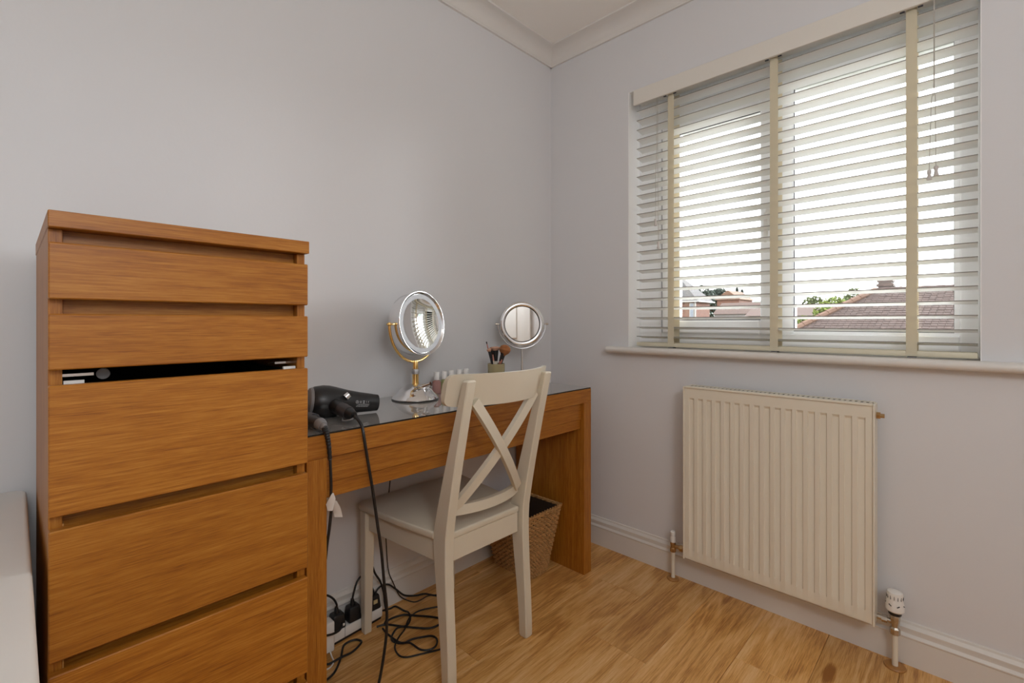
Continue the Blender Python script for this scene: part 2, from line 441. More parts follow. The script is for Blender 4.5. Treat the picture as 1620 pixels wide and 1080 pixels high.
for (ya, yb_) in ((-.6655, -.6385), (-1.0635, -1.0365), (-1.4505, -1.4235)):
    pts = []
    t = B(); prev = None
    zz = [2.03 - k * (2.03 - .956) / 52 for k in range(53)]
    for k, z in enumerate(zz):
        xx = .0075 + .0012 * sin((1.999 - z) / .0421 * 2 * pi)
        if z < .985: xx = .0075 - .002 * (1 - abs(z - .97) / .015)
        cur = [t.verts.new((xx, ya, z)), t.verts.new((xx, yb_, z)), t.verts.new((xx + .0006, yb_, z)), t.verts.new((xx + .0006, ya, z))]
        if prev:
            for q in range(4): t.faces.new((prev[q], prev[(q + 1) % 4], cur[(q + 1) % 4], cur[q]))
        prev = cur
    bmesh.ops.recalc_face_normals(t, faces=t.faces)
    obj('ladder_tape', t, M_TAPE, bl)
    obj('rear_tape', BX(.0620, .0626, ya, yb_, .956, 2.04), M_TAPE2, bl)
    obj('tape_button', BX(.006, .034, (ya + yb_) / 2 - .011, (ya + yb_) / 2 + .011, .944, .9495, bev=.0015), M_GREY, bl)
    obj('tape_slot', BX(-.004, .001, ya - .014, ya - .002, 2.021, 2.0242), M_GASK, bl); obj('tape_slot', BX(-.004, .001, yb_ + .002, yb_ + .014, 2.021, 2.0242), M_GASK, bl)
def tassel(x, y, z):
    return lathe(B(), [(0, .030), (.0045, .030), (.0058, .027), (.0052, .022), (.0042, .016), (.0052, .009), (.0068, .003), (.0068, .001), (.005, 0), (0, 0)], 16, Matrix.Translation((x, y, z)))
def cord(name, x, y, z1, yt, ztop, knot):
    c = tube(B(), spline([(x, y, z1), (x, y * .5 + yt * .5, (z1 + ztop) * .5 - .05), (x + .002, yt, knot), (x + .003, yt, ztop)], 5), .0009, 6)
    o = obj(name, c, M_CORDW, bl); return o
c1 = cord('pull_cord', -.012, -1.479, 1.512, -1.489, 2.026, 1.76); obj('tassel', tassel(-.012, -1.479, 1.484), M_GREY if 0 else mat('greyed tassel', '#cdc8c5', .5), c1)
M_TAS = bpy.data.materials['greyed tassel']
c2 = cord('pull_cord', -.012, -1.494, 1.520, -1.491, 2.026, 1.76); obj('tassel', tassel(-.012, -1.4945, 1.493), M_TAS, c2)
c3 = cord('pull_cord', -.012, -.592, 1.500, -.596, 2.026, 1.8); obj('tassel', tassel(-.012, -.592, 1.472), M_TAS, c3)
c4 = cord('pull_cord', -.012, -.605, 1.400, -.601, 2.026, 1.8); obj('tassel', tassel(-.012, -.605, 1.372), M_TAS, c4)

# ------------------------------------------------------------------ radiator
ra = thing('radiator', (-.06, -1.055, .12), 'cream ribbed panel radiator on the wall below the window', 'radiator')
RX, RY0, RY1, RZ0, RZ1 = -.100, -1.352, -.760, .130, .797
NF = 17; pitch = (RY1 - RY0 - .022) / NF
fp = B()
ys = [(RY0, 0)]
for k in range(NF):
    c = RY0 + .011 + pitch * (k + .5)
    ys += [(c - pitch * .31, 0), (c - pitch * .25, 1), (c + pitch * .25, 1), (c + pitch * .31, 0)]
ys.append((RY1, 0))
zz = [(RZ0, 0), (RZ0 + .036, 0), (RZ0 + .046, 1), (RZ1 - .044, 1), (RZ1 - .036, 0), (RZ1, 0)]
G = [[fp.verts.new((RX + .0045 * min(a, b), y, z)) for (z, b) in zz] for (y, a) in ys]
for i in range(len(ys) - 1):
    for j in range(len(zz) - 1): fp.faces.new((G[i][j], G[i + 1][j], G[i + 1][j + 1], G[i][j + 1]))
# folded edge
for i in range(len(ys) - 1):
    for j in (0, len(zz) - 1):
        a, b = G[i][j], G[i + 1][j]
        fp.faces.new((a, b, fp.verts.new((RX + .012, b.co.y, b.co.z)), fp.verts.new((RX + .012, a.co.y, a.co.z))))
for i in (0, len(ys) - 1):
    for j in range(len(zz) - 1):
        a, b = G[i][j], G[i][j + 1]
        fp.faces.new((a, b, fp.verts.new((RX + .012, b.co.y, b.co.z)), fp.verts.new((RX + .012, a.co.y, a.co.z))))
bmesh.ops.remove_doubles(fp, verts=fp.verts, dist=1e-6); bmesh.ops.recalc_face_normals(fp, faces=fp.faces)
obj('front_panel', fp, M_RAD, ra, smooth=25)
rb = B(); box(rb, -.093, -.083, RY0 + .006, RY1 - .006, RZ0 + .004, RZ1 - .004); box(rb, -.050, -.038, RY0 + .006, RY1 - .006, RZ0 + .004, RZ1 - .012)
obj('water_panel', rb, M_RAD, ra)
sp = B(); box(sp, -.104, -.036, RY0 - .006, RY0 - .0005, RZ0 - .006, RZ1 + .006, bev=.002)
obj('side_cover', sp, M_RAD, ra)
sp = B(); box(sp, -.104, -.036, RY1 + .0005, RY1 + .006, RZ0 - .006, RZ1 + .006, bev=.002)
obj('side_cover', sp, M_RAD, ra)
tg = B(); box(tg, -.104, -.078, RY0 - .0004, RY1 + .0004, RZ1 + .0006, RZ1 + .008, bev=.0015); box(tg, -.044, -.036, RY0 - .0004, RY1 + .0004, RZ1 + .0006, RZ1 + .008)
NB = 39
for k in range(NB + 1):
    yy = RY0 + .008 + (RY1 - RY0 - .016) * k / NB
    box(tg, -.079, -.043, yy - .0034, yy + .0034, RZ1 + .0062, RZ1 + .0078)
obj('top_grille', tg, M_RAD, ra)
obj('slot_shade', BX(-.0775, -.0445, RY0 + .004, RY1 - .004, RZ1 - .002, RZ1 + .0050), M_DARK, ra)  # dark plate added so the slots between the bars look shaded
cv = B()
for k in range(40):
    yy = RY0 + .02 + (RY1 - RY0 - .04) * k / 39
    box(cv, -.082, -.051, yy - .001, yy + .001, RZ0 + .03, RZ1 - .06)
obj('convector_fins', cv, M_DARK, ra, kind='stuff')
obj('bleed_plug', tube(tube(B(), [(-.062, RY0 - .006, .766), (-.062, RY0 - .016, .766)], .011, 6), [(-.062, RY0 - .016, .766), (-.062, RY0 - .026, .766)], .0065, 10), M_BRASS, ra)
# thermostatic valve on the right
VX, VY = -.052, -1.402
pp = obj('pipe', tube(B(), [(VX, VY, .002), (VX, VY, .105)], .0078, 16), M_RAD, ra)
obj('pipe_collar', lathe(B(), [(.0085, 0), (.0275, 0), (.028, .002), (.026, .0045), (.014, .005), (.0085, .0055)], 32, Matrix.Translation((VX, VY, .0005)), cap=False), M_COLLAR, pp)
vb = B()
lathe(vb, [(.011, .100), (.0135, .102), (.0135, .118), (.011, .121), (.0095, .123), (.0105, .130), (.012, .140), (.0135, .146), (.0135, .158), (.012, .161)], 8, Matrix.Translation((VX, VY, 0)))
tube(vb, [(VX, VY, .137), (VX, VY + .024, .137)], .0075, 12); tube(vb, [(VX, VY + .018, .137), (VX, VY + .032, .137)], .0115, 8); tube(vb, [(VX, VY + .03, .137), (VX, RY0 - .004, .137)], .008, 12)
va = obj('thermostatic_valve', vb, M_NICKEL, ra)
hb = B(); hp = [(0, .161), (.0155, .161), (.0165, .163), (.0165, .170)]
obj('indicator_ring', lathe(B(), hp + [(.0165, .174), (0, .174)], 32, Matrix.Translation((VX, VY, 0))), M_BLACK, va)
vc = B(); n = 32
for (r0, z) in [(.0, .172), (.0185, .172), (.0205, .176), (.0205, .190), (.0185, .203), (.0175, .214), (.0185, .222), (.0165, .229), (.010, .232), (.0, .232)]: hb.verts.ensure_lookup_table()
lathe(vc, [(0, .172), (.020, .172), (.0232, .176), (.0232, .192), (.0208, .204), (.0196, .214), (.0208, .221), (.019, .230), (.010, .234), (0, .234)], 40, Matrix.Translation((VX, VY, 0)))
vcap = obj('valve_cap', vc, M_WHITEP, va)
gm = B()
for k in range(14):
    a = 2 * pi * k / 14
    M = Matrix.Translation((VX, VY, 0)) @ Matrix.Rotation(a, 4, 'Z')
    q = box(B(), .0194, .0212, -.0005, .0005, .211, .222)
    bmesh.ops.transform(q, matrix=M, verts=q.verts); me_ = bpy.data.meshes.new('t'); q.to_mesh(me_); q.free(); gm.from_mesh(me_); bpy.data.meshes.remove(me_)
    if k % 2 == 0:
        q = box(B(), .0218, .0236, -.004, .004, .193, .1955); bmesh.ops.rotate(q, verts=q.verts, cent=(.02, 0, .194), matrix=Matrix.Rotation(.5 * (-1) ** (k // 2), 3, 'X'))
        bmesh.ops.transform(q, matrix=M, verts=q.verts); me_ = bpy.data.meshes.new('t'); q.to_mesh(me_); q.free(); gm.from_mesh(me_); bpy.data.meshes.remove(me_)
hb.free()
vi = obj('valve_marking', gm, M_BLACK, va)
# lockshield valve on the left
LX, LY = -.052, -.690
pp = obj('pipe', tube(B(), [(LX, LY, .002), (LX, LY, .118)], .0078, 16), M_RAD, ra)
obj('pipe_collar', lathe(B(), [(.0085, 0), (.024, 0), (.025, .003), (.022, .006), (.014, .007), (.0085, .008)], 32, Matrix.Translation((LX, LY, .0005)), cap=False), M_COLLAR, pp)
vb = B()
lathe(vb, [(.011, .113), (.0125, .115), (.0125, .128), (.0095, .131), (.0105, .142), (.0115, .147), (.0115, .153)], 8, Matrix.Translation((LX, LY, 0)))
tube(vb, [(LX, LY, .137), (LX, LY - .03, .137)], .0075, 12); tube(vb, [(LX, LY - .03, .137), (LX, LY - .043, .137)], .013, 6); tube(vb, [(LX, LY - .04, .137), (LX, RY1 + .004, .137)], .008, 12)
va = obj('lockshield_valve', vb, M_BRASS, ra)
obj('valve_cap', lathe(B(), [(0, .151), (.0105, .151), (.0105, .172), (.009, .176), (.009, .180), (.0105, .182), (.0105, .194), (.008, .197), (0, .197)], 24, Matrix.Translation((LX, LY, 0))), M_WHITEP, va)

# ------------------------------------------------------------------ chest of drawers
CX0, CX1, CF, CB = -1.884, -1.480, -.5465, -.070
ch = thing('chest_of_drawers', (CX0, CF, 0), 'tall narrow oak chest of six drawers, third drawer dropped open, beside the dressing table', 'chest of drawers')
obj('top_panel', BX(CX0, CX1, CF, CB, 1.204, 1.230, bev=.0012), M_OAKX, ch)
cs0, cs1 = CX0 + .001, CX1 - .002
obj('side_panel', BX(cs0, cs0 + .0165, CF + .0195, CB, 0, 1.2035, bev=.0008), M_OAKZ, ch)
obj('side_panel', BX(cs1 - .0165, cs1, CF + .0195, CB, 0, 1.2035, bev=.0008), M_OAKZ, ch)
ix0, ix1 = cs0 + .017, cs1 - .017
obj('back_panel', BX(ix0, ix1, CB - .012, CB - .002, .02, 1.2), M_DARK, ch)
obj('plinth', BX(ix0, ix1, CF + .030, CF + .045, 0, .060), M_OAKX, ch)
DZ = [(1.0925, 1.1805), (.9815, 1.0690), (.7525, .9570), (.5270, .7310), (.3010, .5060), (.0750, .2800)]
for k, (a, b_) in enumerate(DZ):
    d = obj('drawer', BX(CX0 + .0005, CX1 - .003, CF, CF + .0180, a, b_, bev=.0018), M_OAKX, ch)
    bx_ = B(); t = b_ - .03 if k < 2 else b_ - .022
    if k == 2: t = b_ - .002
    box(bx_, ix0 + .012, ix0 + .024, CF + .0185, CB - .03, a + .01, t); box(bx_, ix1 - .024, ix1 - .012, CF + .0185, CB - .03, a + .01, t)
    box(bx_, ix0 + .024, ix1 - .024, CB - .042, CB - .03, a + .01, t); box(bx_, ix0 + .024, ix1 - .024, CF + .0185, CB - .042, a + .012, a + .016)
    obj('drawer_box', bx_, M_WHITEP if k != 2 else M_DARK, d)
    if k != 2:
        obj('rail', BX(ix0 + .0005, ix1 - .0005, CF + .036, CF + .048, b_ - .012, (DZ[k - 1][0] + .010) if k else 1.2035), M_OAKX, ch)
# light edging strips beside the rails
e = B()
obj('edge_strip', BX(ix0 - .0005, ix0 + .0012, CF + .0193, CF + .048, .06, .735), M_EDGE, ch)
# exposed runners in the gap under the second drawer
for s, xa in ((1, ix0), (-1, ix1)):
    m_ = B(); x_a, x_b = xa + s * .0005, xa + s * (.040 if s > 0 else .034)
    box(m_, min(x_a, x_b), max(x_a, x_b), CF + .050, CF + .056, .966, .9705)
    sr = obj('drawer_runner', m_, M_CHROME, ch)
    wh = B()
    if s > 0:
        lathe(wh, [(0, -.004), (.009, -.004), (.0095, 0), (.009, .004), (0, .004)], 20, axis_m((xa + .052, CF + .048, .968), (.2, 1, 0)))
    else:
        tube(wh, [(xa - .034, CF + .053, .968), (xa - .048, CF + .053, .967)], [.003, .0012], 8)
    obj('runner_wheel', wh, M_GREY if s > 0 else M_CHROME, sr)
    obj('drawer_side_cap', BX(min(xa + s * .001, xa + s * .026), max(xa + s * .001, xa + s * .026), CF + .024, CF + .030, .935, .9615), M_WHITEP, ch)
ch.rotation_euler = (0, 0, radians(.9))

# ------------------------------------------------------------------ white cabinet at the left edge
wc = thing('white_cabinet', (-2.3, -.9, 0), 'plain white waist-high cabinet left of the oak chest', 'cabinet')
q = B(); out = []
rr = .03
for (cx_, cy_, a0) in ((-1.905 - rr, -.012 - rr, 0), (-2.75 + rr, -.012 - rr, 90), (-2.75 + .004, -1.36 + .004, 180), (-1.893 - .01, -1.36 + .01, 270)):
    r_ = rr if a0 < 180 else (.004 if a0 == 180 else .01)
    for k in range(7):
        an = radians(a0 + 15 * k); out.append((cx_ + r_ * cos(an), cy_ + r_ * sin(an)))
prism(q, out, lambda x, y: (x, y, .648), lambda x, y: (x, y, .676))
es = [e_ for e_ in q.edges if abs(e_.verts[0].co.z - .676) < 1e-5 and abs(e_.verts[1].co.z - .676) < 1e-5]
bmesh.ops.bevel(q, geom=es, offset=.007, segments=3, affect='EDGES', profile=.5)
obj('cabinet_top', q, M_CABWHITE, wc)
obj('carcass', BX(-2.72, -1.925, -1.33, -.04, .06, .6475, bev=.002), M_CABWHITE, wc)
for k in range(2):
    xa = -2.715 + k * .396
    dd = obj('cabinet_door', BX(xa, xa + .391, -1.348, -1.3305, .07, .64, bev=.002), M_CABWHITE, wc)
obj('plinth', BX(-2.70, -1.945, -1.30, -.05, 0, .0595), M_CABWHITE, wc)

# ------------------------------------------------------------------ dressing table
TX0, TX1, TF = -1.433, -.235, -.412
dt = thing('dressing_table', (-.834, TF, 0), 'oak dressing table with black glass top along the left wall', 'dressing table')
obj('leg_panel', BX(TX0, TX0 + .050, TF, -.020, 0, .7175, bev=.001), M_OAKZ, dt)
obj('leg_panel', BX(TX1 - .050, TX1, TF, -.020, 0, .7175, bev=.001), M_OAKZ, dt)
obj('top_frame', BX(TX0, TX1, TF, -.020, .718, .7755, bev=.001), M_OAKX, dt)
gt = obj('glass_top', BX(TX0 + .001, TX1 - .001, TF + .001, -.021, .776, .780, bev=.0006), M_BLKGLASS, dt)
gt.data.materials.append(mat('black glass edge', (.006, .006, .006), .4))
for p_ in gt.data.polygons:
    if p_.normal.z < .9: p_.material_index = 1
dw = obj('drawer', BX(TX0 + .053, TX1 - .053, TF + .014, TF + .032, .649, .716, bev=.001), M_OAKX, dt)
obj('drawer_lip', BX(TX0 + .053, TX1 - .053, TF + .018, TF + .036, .610, .6485, bev=.001), M_OAKX, dt)
obj('drawer_box', BX(TX0 + .06, TX1 - .06, TF + .037, -.06, .628, .708), M_OAKX, dw)
obj('back_rail', BX(TX0 + .0505, TX1 - .0505, -.040, -.022, .60, .7175), M_OAKX, dt)

# ------------------------------------------------------------------ chair
chx = -.897
cr = thing('dining_chair', (chx, -.27, 0), 'cream white wooden chair with cross back tucked at the dressing table', 'chair')
def post_profile(z):
    if z < .43:
        t = z / .43; c = -.490 + .0275 * (t * t * (3 - 2 * t)); d = .034 + .028 * t ** 1.5
    else:
        t = (z - .43) / .465; c = -.4625 - .117 * (t ** 1.12); d = .062 - .038 * min(1, t)
    return c, d
for s in (-1, 1):
    pb = B(); prev = None
    xo, xi = (.181, .149) if s > 0 else (-.177, -.145)
    zl = [0, .006, .06, .15, .25, .34, .40, .44, .47, .52, .60, .68, .76, .83, .892, .896]
    for k, z in enumerate(zl):
        c, d = post_profile(z); wi = 0.0
        if k in (0, len(zl) - 1): d -= .006; wi = .003
        x0, x1 = chx + min(xo, xi) + wi, chx + max(xo, xi) - wi
        rc = .003
        P = [(x0 + rc, c - d / 2), (x1 - rc, c - d / 2), (x1, c - d / 2 + rc), (x1, c + d / 2 - rc), (x1 - rc, c + d / 2), (x0 + rc, c + d / 2), (x0, c + d / 2 - rc), (x0, c - d / 2 + rc)]
        cur = [pb.verts.new((x, y, z)) for x, y in P]
        if prev:
            for q in range(8): pb.faces.new((prev[q], prev[(q + 1) % 8], cur[(q + 1) % 8], cur[q]))
        else: pb.faces.new(cur[::-1])
        prev = cur
    pb.faces.new(prev); bmesh.ops.recalc_face_normals(pb, faces=pb.faces)
    obj('rear_post', pb, M_CHAIR, cr, smooth=30)
    # tapered front leg
    fx, fy = chx + (.162 if s > 0 else -.200), -.088
    fl = B(); a, b_ = .013, .019
    sx = -s
    hexa(fl, [(fx - a, fy - a, 0), (fx + a, fy - a, 0), (fx + a, fy + a, 0), (fx - a, fy + a, 0)],
         [(fx - b_ + sx * .004, fy - b_, .415), (fx + b_ + sx * .004, fy - b_, .415), (fx + b_ + sx * .004, fy + b_, .415), (fx - b_ + sx * .004, fy + b_, .415)], bev=.0025)
    obj('front_leg', fl, M_CHAIR, cr, smooth=30)
# seat
st = B()
ol = [(-.1425, -.478), (.1425, -.478), (.1425, -.438), (.179, -.436), (.203, -.28), (.222, -.085), (.216, -.062), (.200, -.052), (-.200, -.052), (-.216, -.062), (-.222, -.085), (-.203, -.28), (-.179, -.436), (-.1425, -.438)]
prism(st, ol, lambda x, y: (chx + x, y, .418), lambda x, y: (chx + x, y, .440))
es = [e_ for e_ in st.edges if abs(e_.verts[0].co.z - e_.verts[1].co.z) < 1e-6]
bmesh.ops.bevel(st, geom=es, offset=.006, segments=3, affect='EDGES', profile=.5)
obj('seat', st, M_CHAIR, cr, smooth=40)
ap = B()
box(ap, chx - .1428, chx + .1428, -.474, -.456, .352, .4175, bev=.0015); obj('apron', ap, M_CHAIR, cr)
ap = B(); box(ap, chx - .178, chx + .142, -.098, -.078, .352, .4175, bev=.0015); obj('apron', ap, M_CHAIR, cr)
for s in (-1, 1):
    ap = B(); x0, x1 = chx + s * .150, chx + s * .168; X0, X1 = (chx + .147, chx + .165) if s > 0 else (chx - .184, chx - .202)
    pts = [(x0, -.440), (x1, -.440), (X1, -.108), (X0, -.108)]
    if s < 0: pts = pts[::-1]
    prism(ap, pts, lambda x, y: (x, y, .352), lambda x, y: (x, y, .4175)); obj('apron', ap, M_CHAIR, cr)
# curved top rail
def lean(z): return post_profile(z)[0]
def curved(zlo, zhi, half, yfun, th_, nx=16, rnd=.012, dip=0.0, xo=0.0):
    bm = B(); F = []; K = []
    nz = 6
    for i in range(nx + 1):
        x = half * sin(pi / 2 * (2 * i / nx - 1)) if rnd else -half + 2 * half * i / nx
        cF, cK = [], []
        e = max(0, abs(x) - (half - .02)) / .02
        for j in range(nz + 1):
            sh = (1 - math.sqrt(max(0, 1 - e * e))) * rnd
            zl_, zh_ = zlo + sh, zhi - sh - dip * (1 - (x / half) ** 2)
            z = zl_ + (zh_ - zl_) * j / nz
            y = yfun(x, z); tt = th_ * (1 if 0 < j < nz else .72)
            cK.append(bm.verts.new((chx + xo + x, y, z))); cF.append(bm.verts.new((chx + xo + x, y + tt, z)))
        F.append(cF); K.append(cK)
    for i in range(nx):
        for j in range(nz):
            bm.faces.new((K[i][j], K[i + 1][j], K[i + 1][j + 1], K[i][j + 1])); bm.faces.new((F[i][j], F[i][j + 1], F[i + 1][j + 1], F[i + 1][j]))
        bm.faces.new((K[i][0], F[i][0], F[i + 1][0], K[i + 1][0])); bm.faces.new((K[i][nz], K[i + 1][nz], F[i + 1][nz], F[i][nz]))
    for i in (0, nx):
        for j in range(nz): bm.faces.new((K[i][j], K[i][j + 1], F[i][j + 1], F[i][j]))
    bmesh.ops.recalc_face_normals(bm, faces=bm.faces)
    return bm
bow = lambda x: 1.75 * x * x
obj('top_rail', curved(.818, .911, .210, lambda x, z: -.607 + (.895 - z) * .26 + bow(x), .020, 28, .020, xo=.012), M_CHAIR, cr, smooth=45)
obj('lower_rail', curved(.486, .516, .1445, lambda x, z: -.508 + 1.65 * x * x, .024, 16, 0), M_CHAIR, cr, smooth=45)
# crossed back bars
for s in (-1, 1):
    cb = B(); pts = []
    prev = None; nn = 14
    for k in range(nn + 1):
        t = k / nn
        x = s * (-.132 + .264 * t); z = .832 - (.832 - .508) * t
        zn = z
        y = -.596 + (.895 - z) * .255 + 1.1 * x * x + (.004 if s < 0 else -.004)
        dx, dz = s * .264, -(.832 - .508); L_ = math.hypot(dx, dz); nx_, nz_ = -dz / L_ * .0145, dx / L_ * .0145
        hw = .008
        cur = [cb.verts.new((chx + x - nx_, y - hw, z - nz_)), cb.verts.new((chx + x + nx_, y - hw, z + nz_)), cb.verts.new((chx + x + nx_, y + hw, z + nz_)), cb.verts.new((chx + x - nx_, y + hw, z - nz_))]
        if prev:
            for q in range(4): cb.faces.new((prev[q], prev[(q + 1) % 4], cur[(q + 1) % 4], cur[q]))
        else: cb.faces.new(cur[::-1])
        prev = cur
    cb.faces.new(prev); bmesh.ops.recalc_face_normals(cb, faces=cb.faces)
    obj('cross_bar', cb, M_CHAIR, cr, smooth=30)

# ------------------------------------------------------------------ wicker basket
bk = thing('wicker_basket', (-.43, -.18, 0), 'square tapered woven seagrass waste basket under the dressing table', 'basket')
def sq(t, hx, hy, cx_, cy_, r_=.015):
    per = t % 4; i = int(per); u = per - i
    P = [(hx, -hy), (hx, hy), (-hx, hy), (-hx, -hy)]
    a, b = P[i], P[(i + 1) % 4]
    x = a[0] + (b[0] - a[0]) * u; y = a[1] + (b[1] - a[1]) * u
    nrm = [(1, 0), (0, 1), (-1, 0), (0, -1)][i]
    return cx_ + x, cy_ + y, nrm
def bas(z):
    t = z / .272
    return .055 + .062 * t, .098 + .030 * t, -.420 + .0 * t, -.178
wv = B(); wd = B(); rows = 30
for r_ in range(rows):
    z = .006 + r_ * .262 / (rows - 1); hx, hy, cx_, cy_ = bas(z)
    pts = []; N_ = 72
    for k in range(N_):
        x, y, nr = sq(k * 4 / N_, hx, hy, cx_, cy_)
        off = .0034 * (1 if (k + r_) % 2 else -1)
        pts.append((x + nr[0] * off, y + nr[1] * off, z + R.uniform(-.0012, .0012)))
    tube(wv, pts, .0042, 5, closed=True)
obj('woven_side', wv, M_ROPE, bk, kind='stuff'); wd.free()
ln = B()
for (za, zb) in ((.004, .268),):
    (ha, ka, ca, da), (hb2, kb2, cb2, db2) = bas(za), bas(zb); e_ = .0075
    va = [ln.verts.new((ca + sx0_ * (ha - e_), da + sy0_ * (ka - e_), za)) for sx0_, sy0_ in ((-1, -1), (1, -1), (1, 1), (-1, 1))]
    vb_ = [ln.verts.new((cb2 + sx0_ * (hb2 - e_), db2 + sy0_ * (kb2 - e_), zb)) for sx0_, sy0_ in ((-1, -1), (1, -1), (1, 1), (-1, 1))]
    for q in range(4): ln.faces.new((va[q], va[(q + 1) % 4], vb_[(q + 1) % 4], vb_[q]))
obj('gap_shade', ln, M_BASKDARK, bk, smooth=0)  # plain dark sheet behind the ropes, paints the shade in the gaps
rm = B()
hx, hy, cx_, cy_ = bas(.272)
for ph in (0, pi):
    pts = []
    for k in range(160):
        x, y, nr = sq(k * 4 / 160, hx, hy, cx_, cy_); a = k * 1.1 + ph
        pts.append((x + nr[0] * .004 * cos(a), y + nr[1] * .004 * cos(a), .271 + .004 * sin(a)))
    tube(rm, pts, .0045, 5, closed=True)
obj('rim', rm, M_ROPE, bk)
hx, hy, cx_, cy_ = bas(.004); obj('base', BX(cx_ - hx, cx_ + hx, cy_ - hy, cy_ + hy, .001, .006), M_BASKDARK, bk)

# ------------------------------------------------------------------ large mirror
mx, my = -.932, -.137
mi = thing('vanity_mirror', (mx, my, .7802), 'large round chrome and gold vanity mirror on the dressing table', 'mirror')
Mb = Matrix.Translation((mx, my, .7803))
obj('base_pad', lathe(B(), [(0, 0), (.083, 0), (.084, .002), (.083, .0035), (0, .0035)], 48, Mb), M_BLACK, mi)
obj('base', lathe(B(), [(0, .0036), (.082, .0036), (.0825, .006), (.077, .014), (.069, .022), (.066, .024), (.060, .032), (.051, .040), (.047, .042), (.038, .048), (.026, .053), (.018, .055), (0, .055)], 48, Mb), M_CHROME, mi)
obj('switch', tube(B(), [(mx + .010, my - .035, .8255), (mx + .022, my - .062, .838)], [.011, .008], 16), M_CHROME, mi)
obj('stem', lathe(B(), [(0, .050), (.013, .050), (.0125, .056), (.0115, .060), (.0115, .090), (0, .090)], 24, Mb), M_GOLD, mi)
kn = B()
obj('knurled_collar', lathe(B(), [(0, .0905), (.0125, .0905), (.0138, .093), (.0138, .105), (.0125, .108), (0, .108)], 40, Mb), M_NICKEL if 0 else mat('knurled chrome', (.45, .45, .46), .35, 1.0, bump=.6, bscale=500), mi)
obj('stem', lathe(B(), [(0, .1085), (.0095, .1085), (.0095, .134), (.008, .139), (0, .140)], 24, Mb), M_GOLD, mi)
nrm = Vector((.20, -.972, .10)).normalized()
cen = Vector((mx, my - .006, 1.049))
side = Vector((-nrm.y, nrm.x, 0)).normalized()      # pivot axis
upv = nrm.cross(side) * -1
if upv.z < 0: upv = -upv
Rr = .114
yk = B(); pts = []
for k in range(37):
    a = pi + pi * k / 36
    p = Vector((mx, my, 1.049)) + side * (.124 * cos(a)) + Vector((0, 0, 1)) * (.134 * sin(a)); pts.append(p)
pts = [pts[0] + Vector((0, 0, .004))] + pts + [pts[-1] + Vector((0, 0, .004))]
obj('yoke', tube(yk, pts, .0048, 12), M_GOLD, mi)
for s in (-1, 1):
    c = Vector((mx, my, 1.049)) + side * s * .124
    pv = B(); lathe(pv, [(0, -.007), (.004, -.0065), (.0068, -.003), (.0072, 0), (.0068, .003), (.004, .0065), (0, .007)], 16, Matrix.Translation(c))
    tube(pv, [c - side * s * .012, c + side * s * .010], .0035, 10)
    obj('pivot_pin', pv, M_GOLD, mi)
Mh = axis_m(cen, nrm)
hd_ = obj('mirror_drum', lathe(B(), [(0, -.028), (.098, -.028), (.108, -.025), (.111, -.020), (.111, .026), (.1135, .028), (.1145, .030), (.1135, .0325), (.1125, .0325), (.1055, .0245), (.092, .024), (.09, .008), (0, .008)], 72, Mh), M_CHROME, mi)
obj('frosted_ring', lathe(B(), [(.088, .0242), (.1050, .0242), (.1050, .0262), (.088, .0252)], 72, Mh, cap=False), M_FROST, hd_)
gp = []
for k in range(13):
    r_ = .0885 * k / 12; gp.append((r_, .0255 - .0130 * (1 - (r_ / .0885) ** 2) + .0005))
for_l = lathe(B(), gp, 72, Mh, cap=False)
obj('mirror_glass', for_l, M_MIRROR, hd_, smooth=60)

# ------------------------------------------------------------------ small mirror
sx_, sy_ = -.384, -.150
m2 = thing('makeup_mirror', (sx_, sy_, .7802), 'small round chrome mirror on thin stand in the corner of the dressing table', 'mirror')
Mb = Matrix.Translation((sx_, sy_, .7803))
obj('base', lathe(B(), [(0, 0), (.060, 0), (.061, .003), (.050, .008), (.020, .013), (.008, .020), (0, .020)], 40, Mb), M_CHROME, m2)
obj('stem', lathe(B(), [(0, .0195), (.0062, .0195), (.0062, .158), (0, .158)], 16, Mb), M_CHROME, m2)
n2 = Vector((-.60, -.80, .02)).normalized(); c2_ = Vector((sx_, sy_, 1.048)); s2_ = Vector((-n2.y, n2.x, 0)).normalized()
pts = [c2_ + s2_ * (.106 * cos(pi + pi * k / 36)) + Vector((0, 0, .107 * sin(pi + pi * k / 36))) for k in range(37)]
obj('yoke', tube(B(), pts, .0026, 8), M_CHROME, m2)
for s in (-1, 1):
    obj('pivot_knob', tube(B(), [c2_ + s2_ * s * .1005, c2_ + s2_ * s * .108, c2_ + s2_ * s * .109, c2_ + s2_ * s * .118], [.0025, .0025, .0045, .004], 12), M_NICKEL, m2)
Mh = axis_m(c2_, n2)
h2 = obj('mirror_frame', lathe(B(), [(.078, .004), (.080, .0075), (.086, .010), (.093, .0085), (.0985, .004), (.0995, 0), (.0985, -.004), (.093, -.008), (0, -.008), (0, .003), (.078, .003)], 72, Mh, cap=False), M_CHROME, m2)
obj('mirror_glass', lathe(B(), [(0, .0042), (.0785, .0042)], 72, Mh, cap=False), M_MIRROR, h2)
obj('frame_gap', lathe(B(), [(.0775, .0044), (.0795, .0066), (.0785, .007), (.0765, .0048)], 72, Mh, cap=False), M_BLACK, h2)

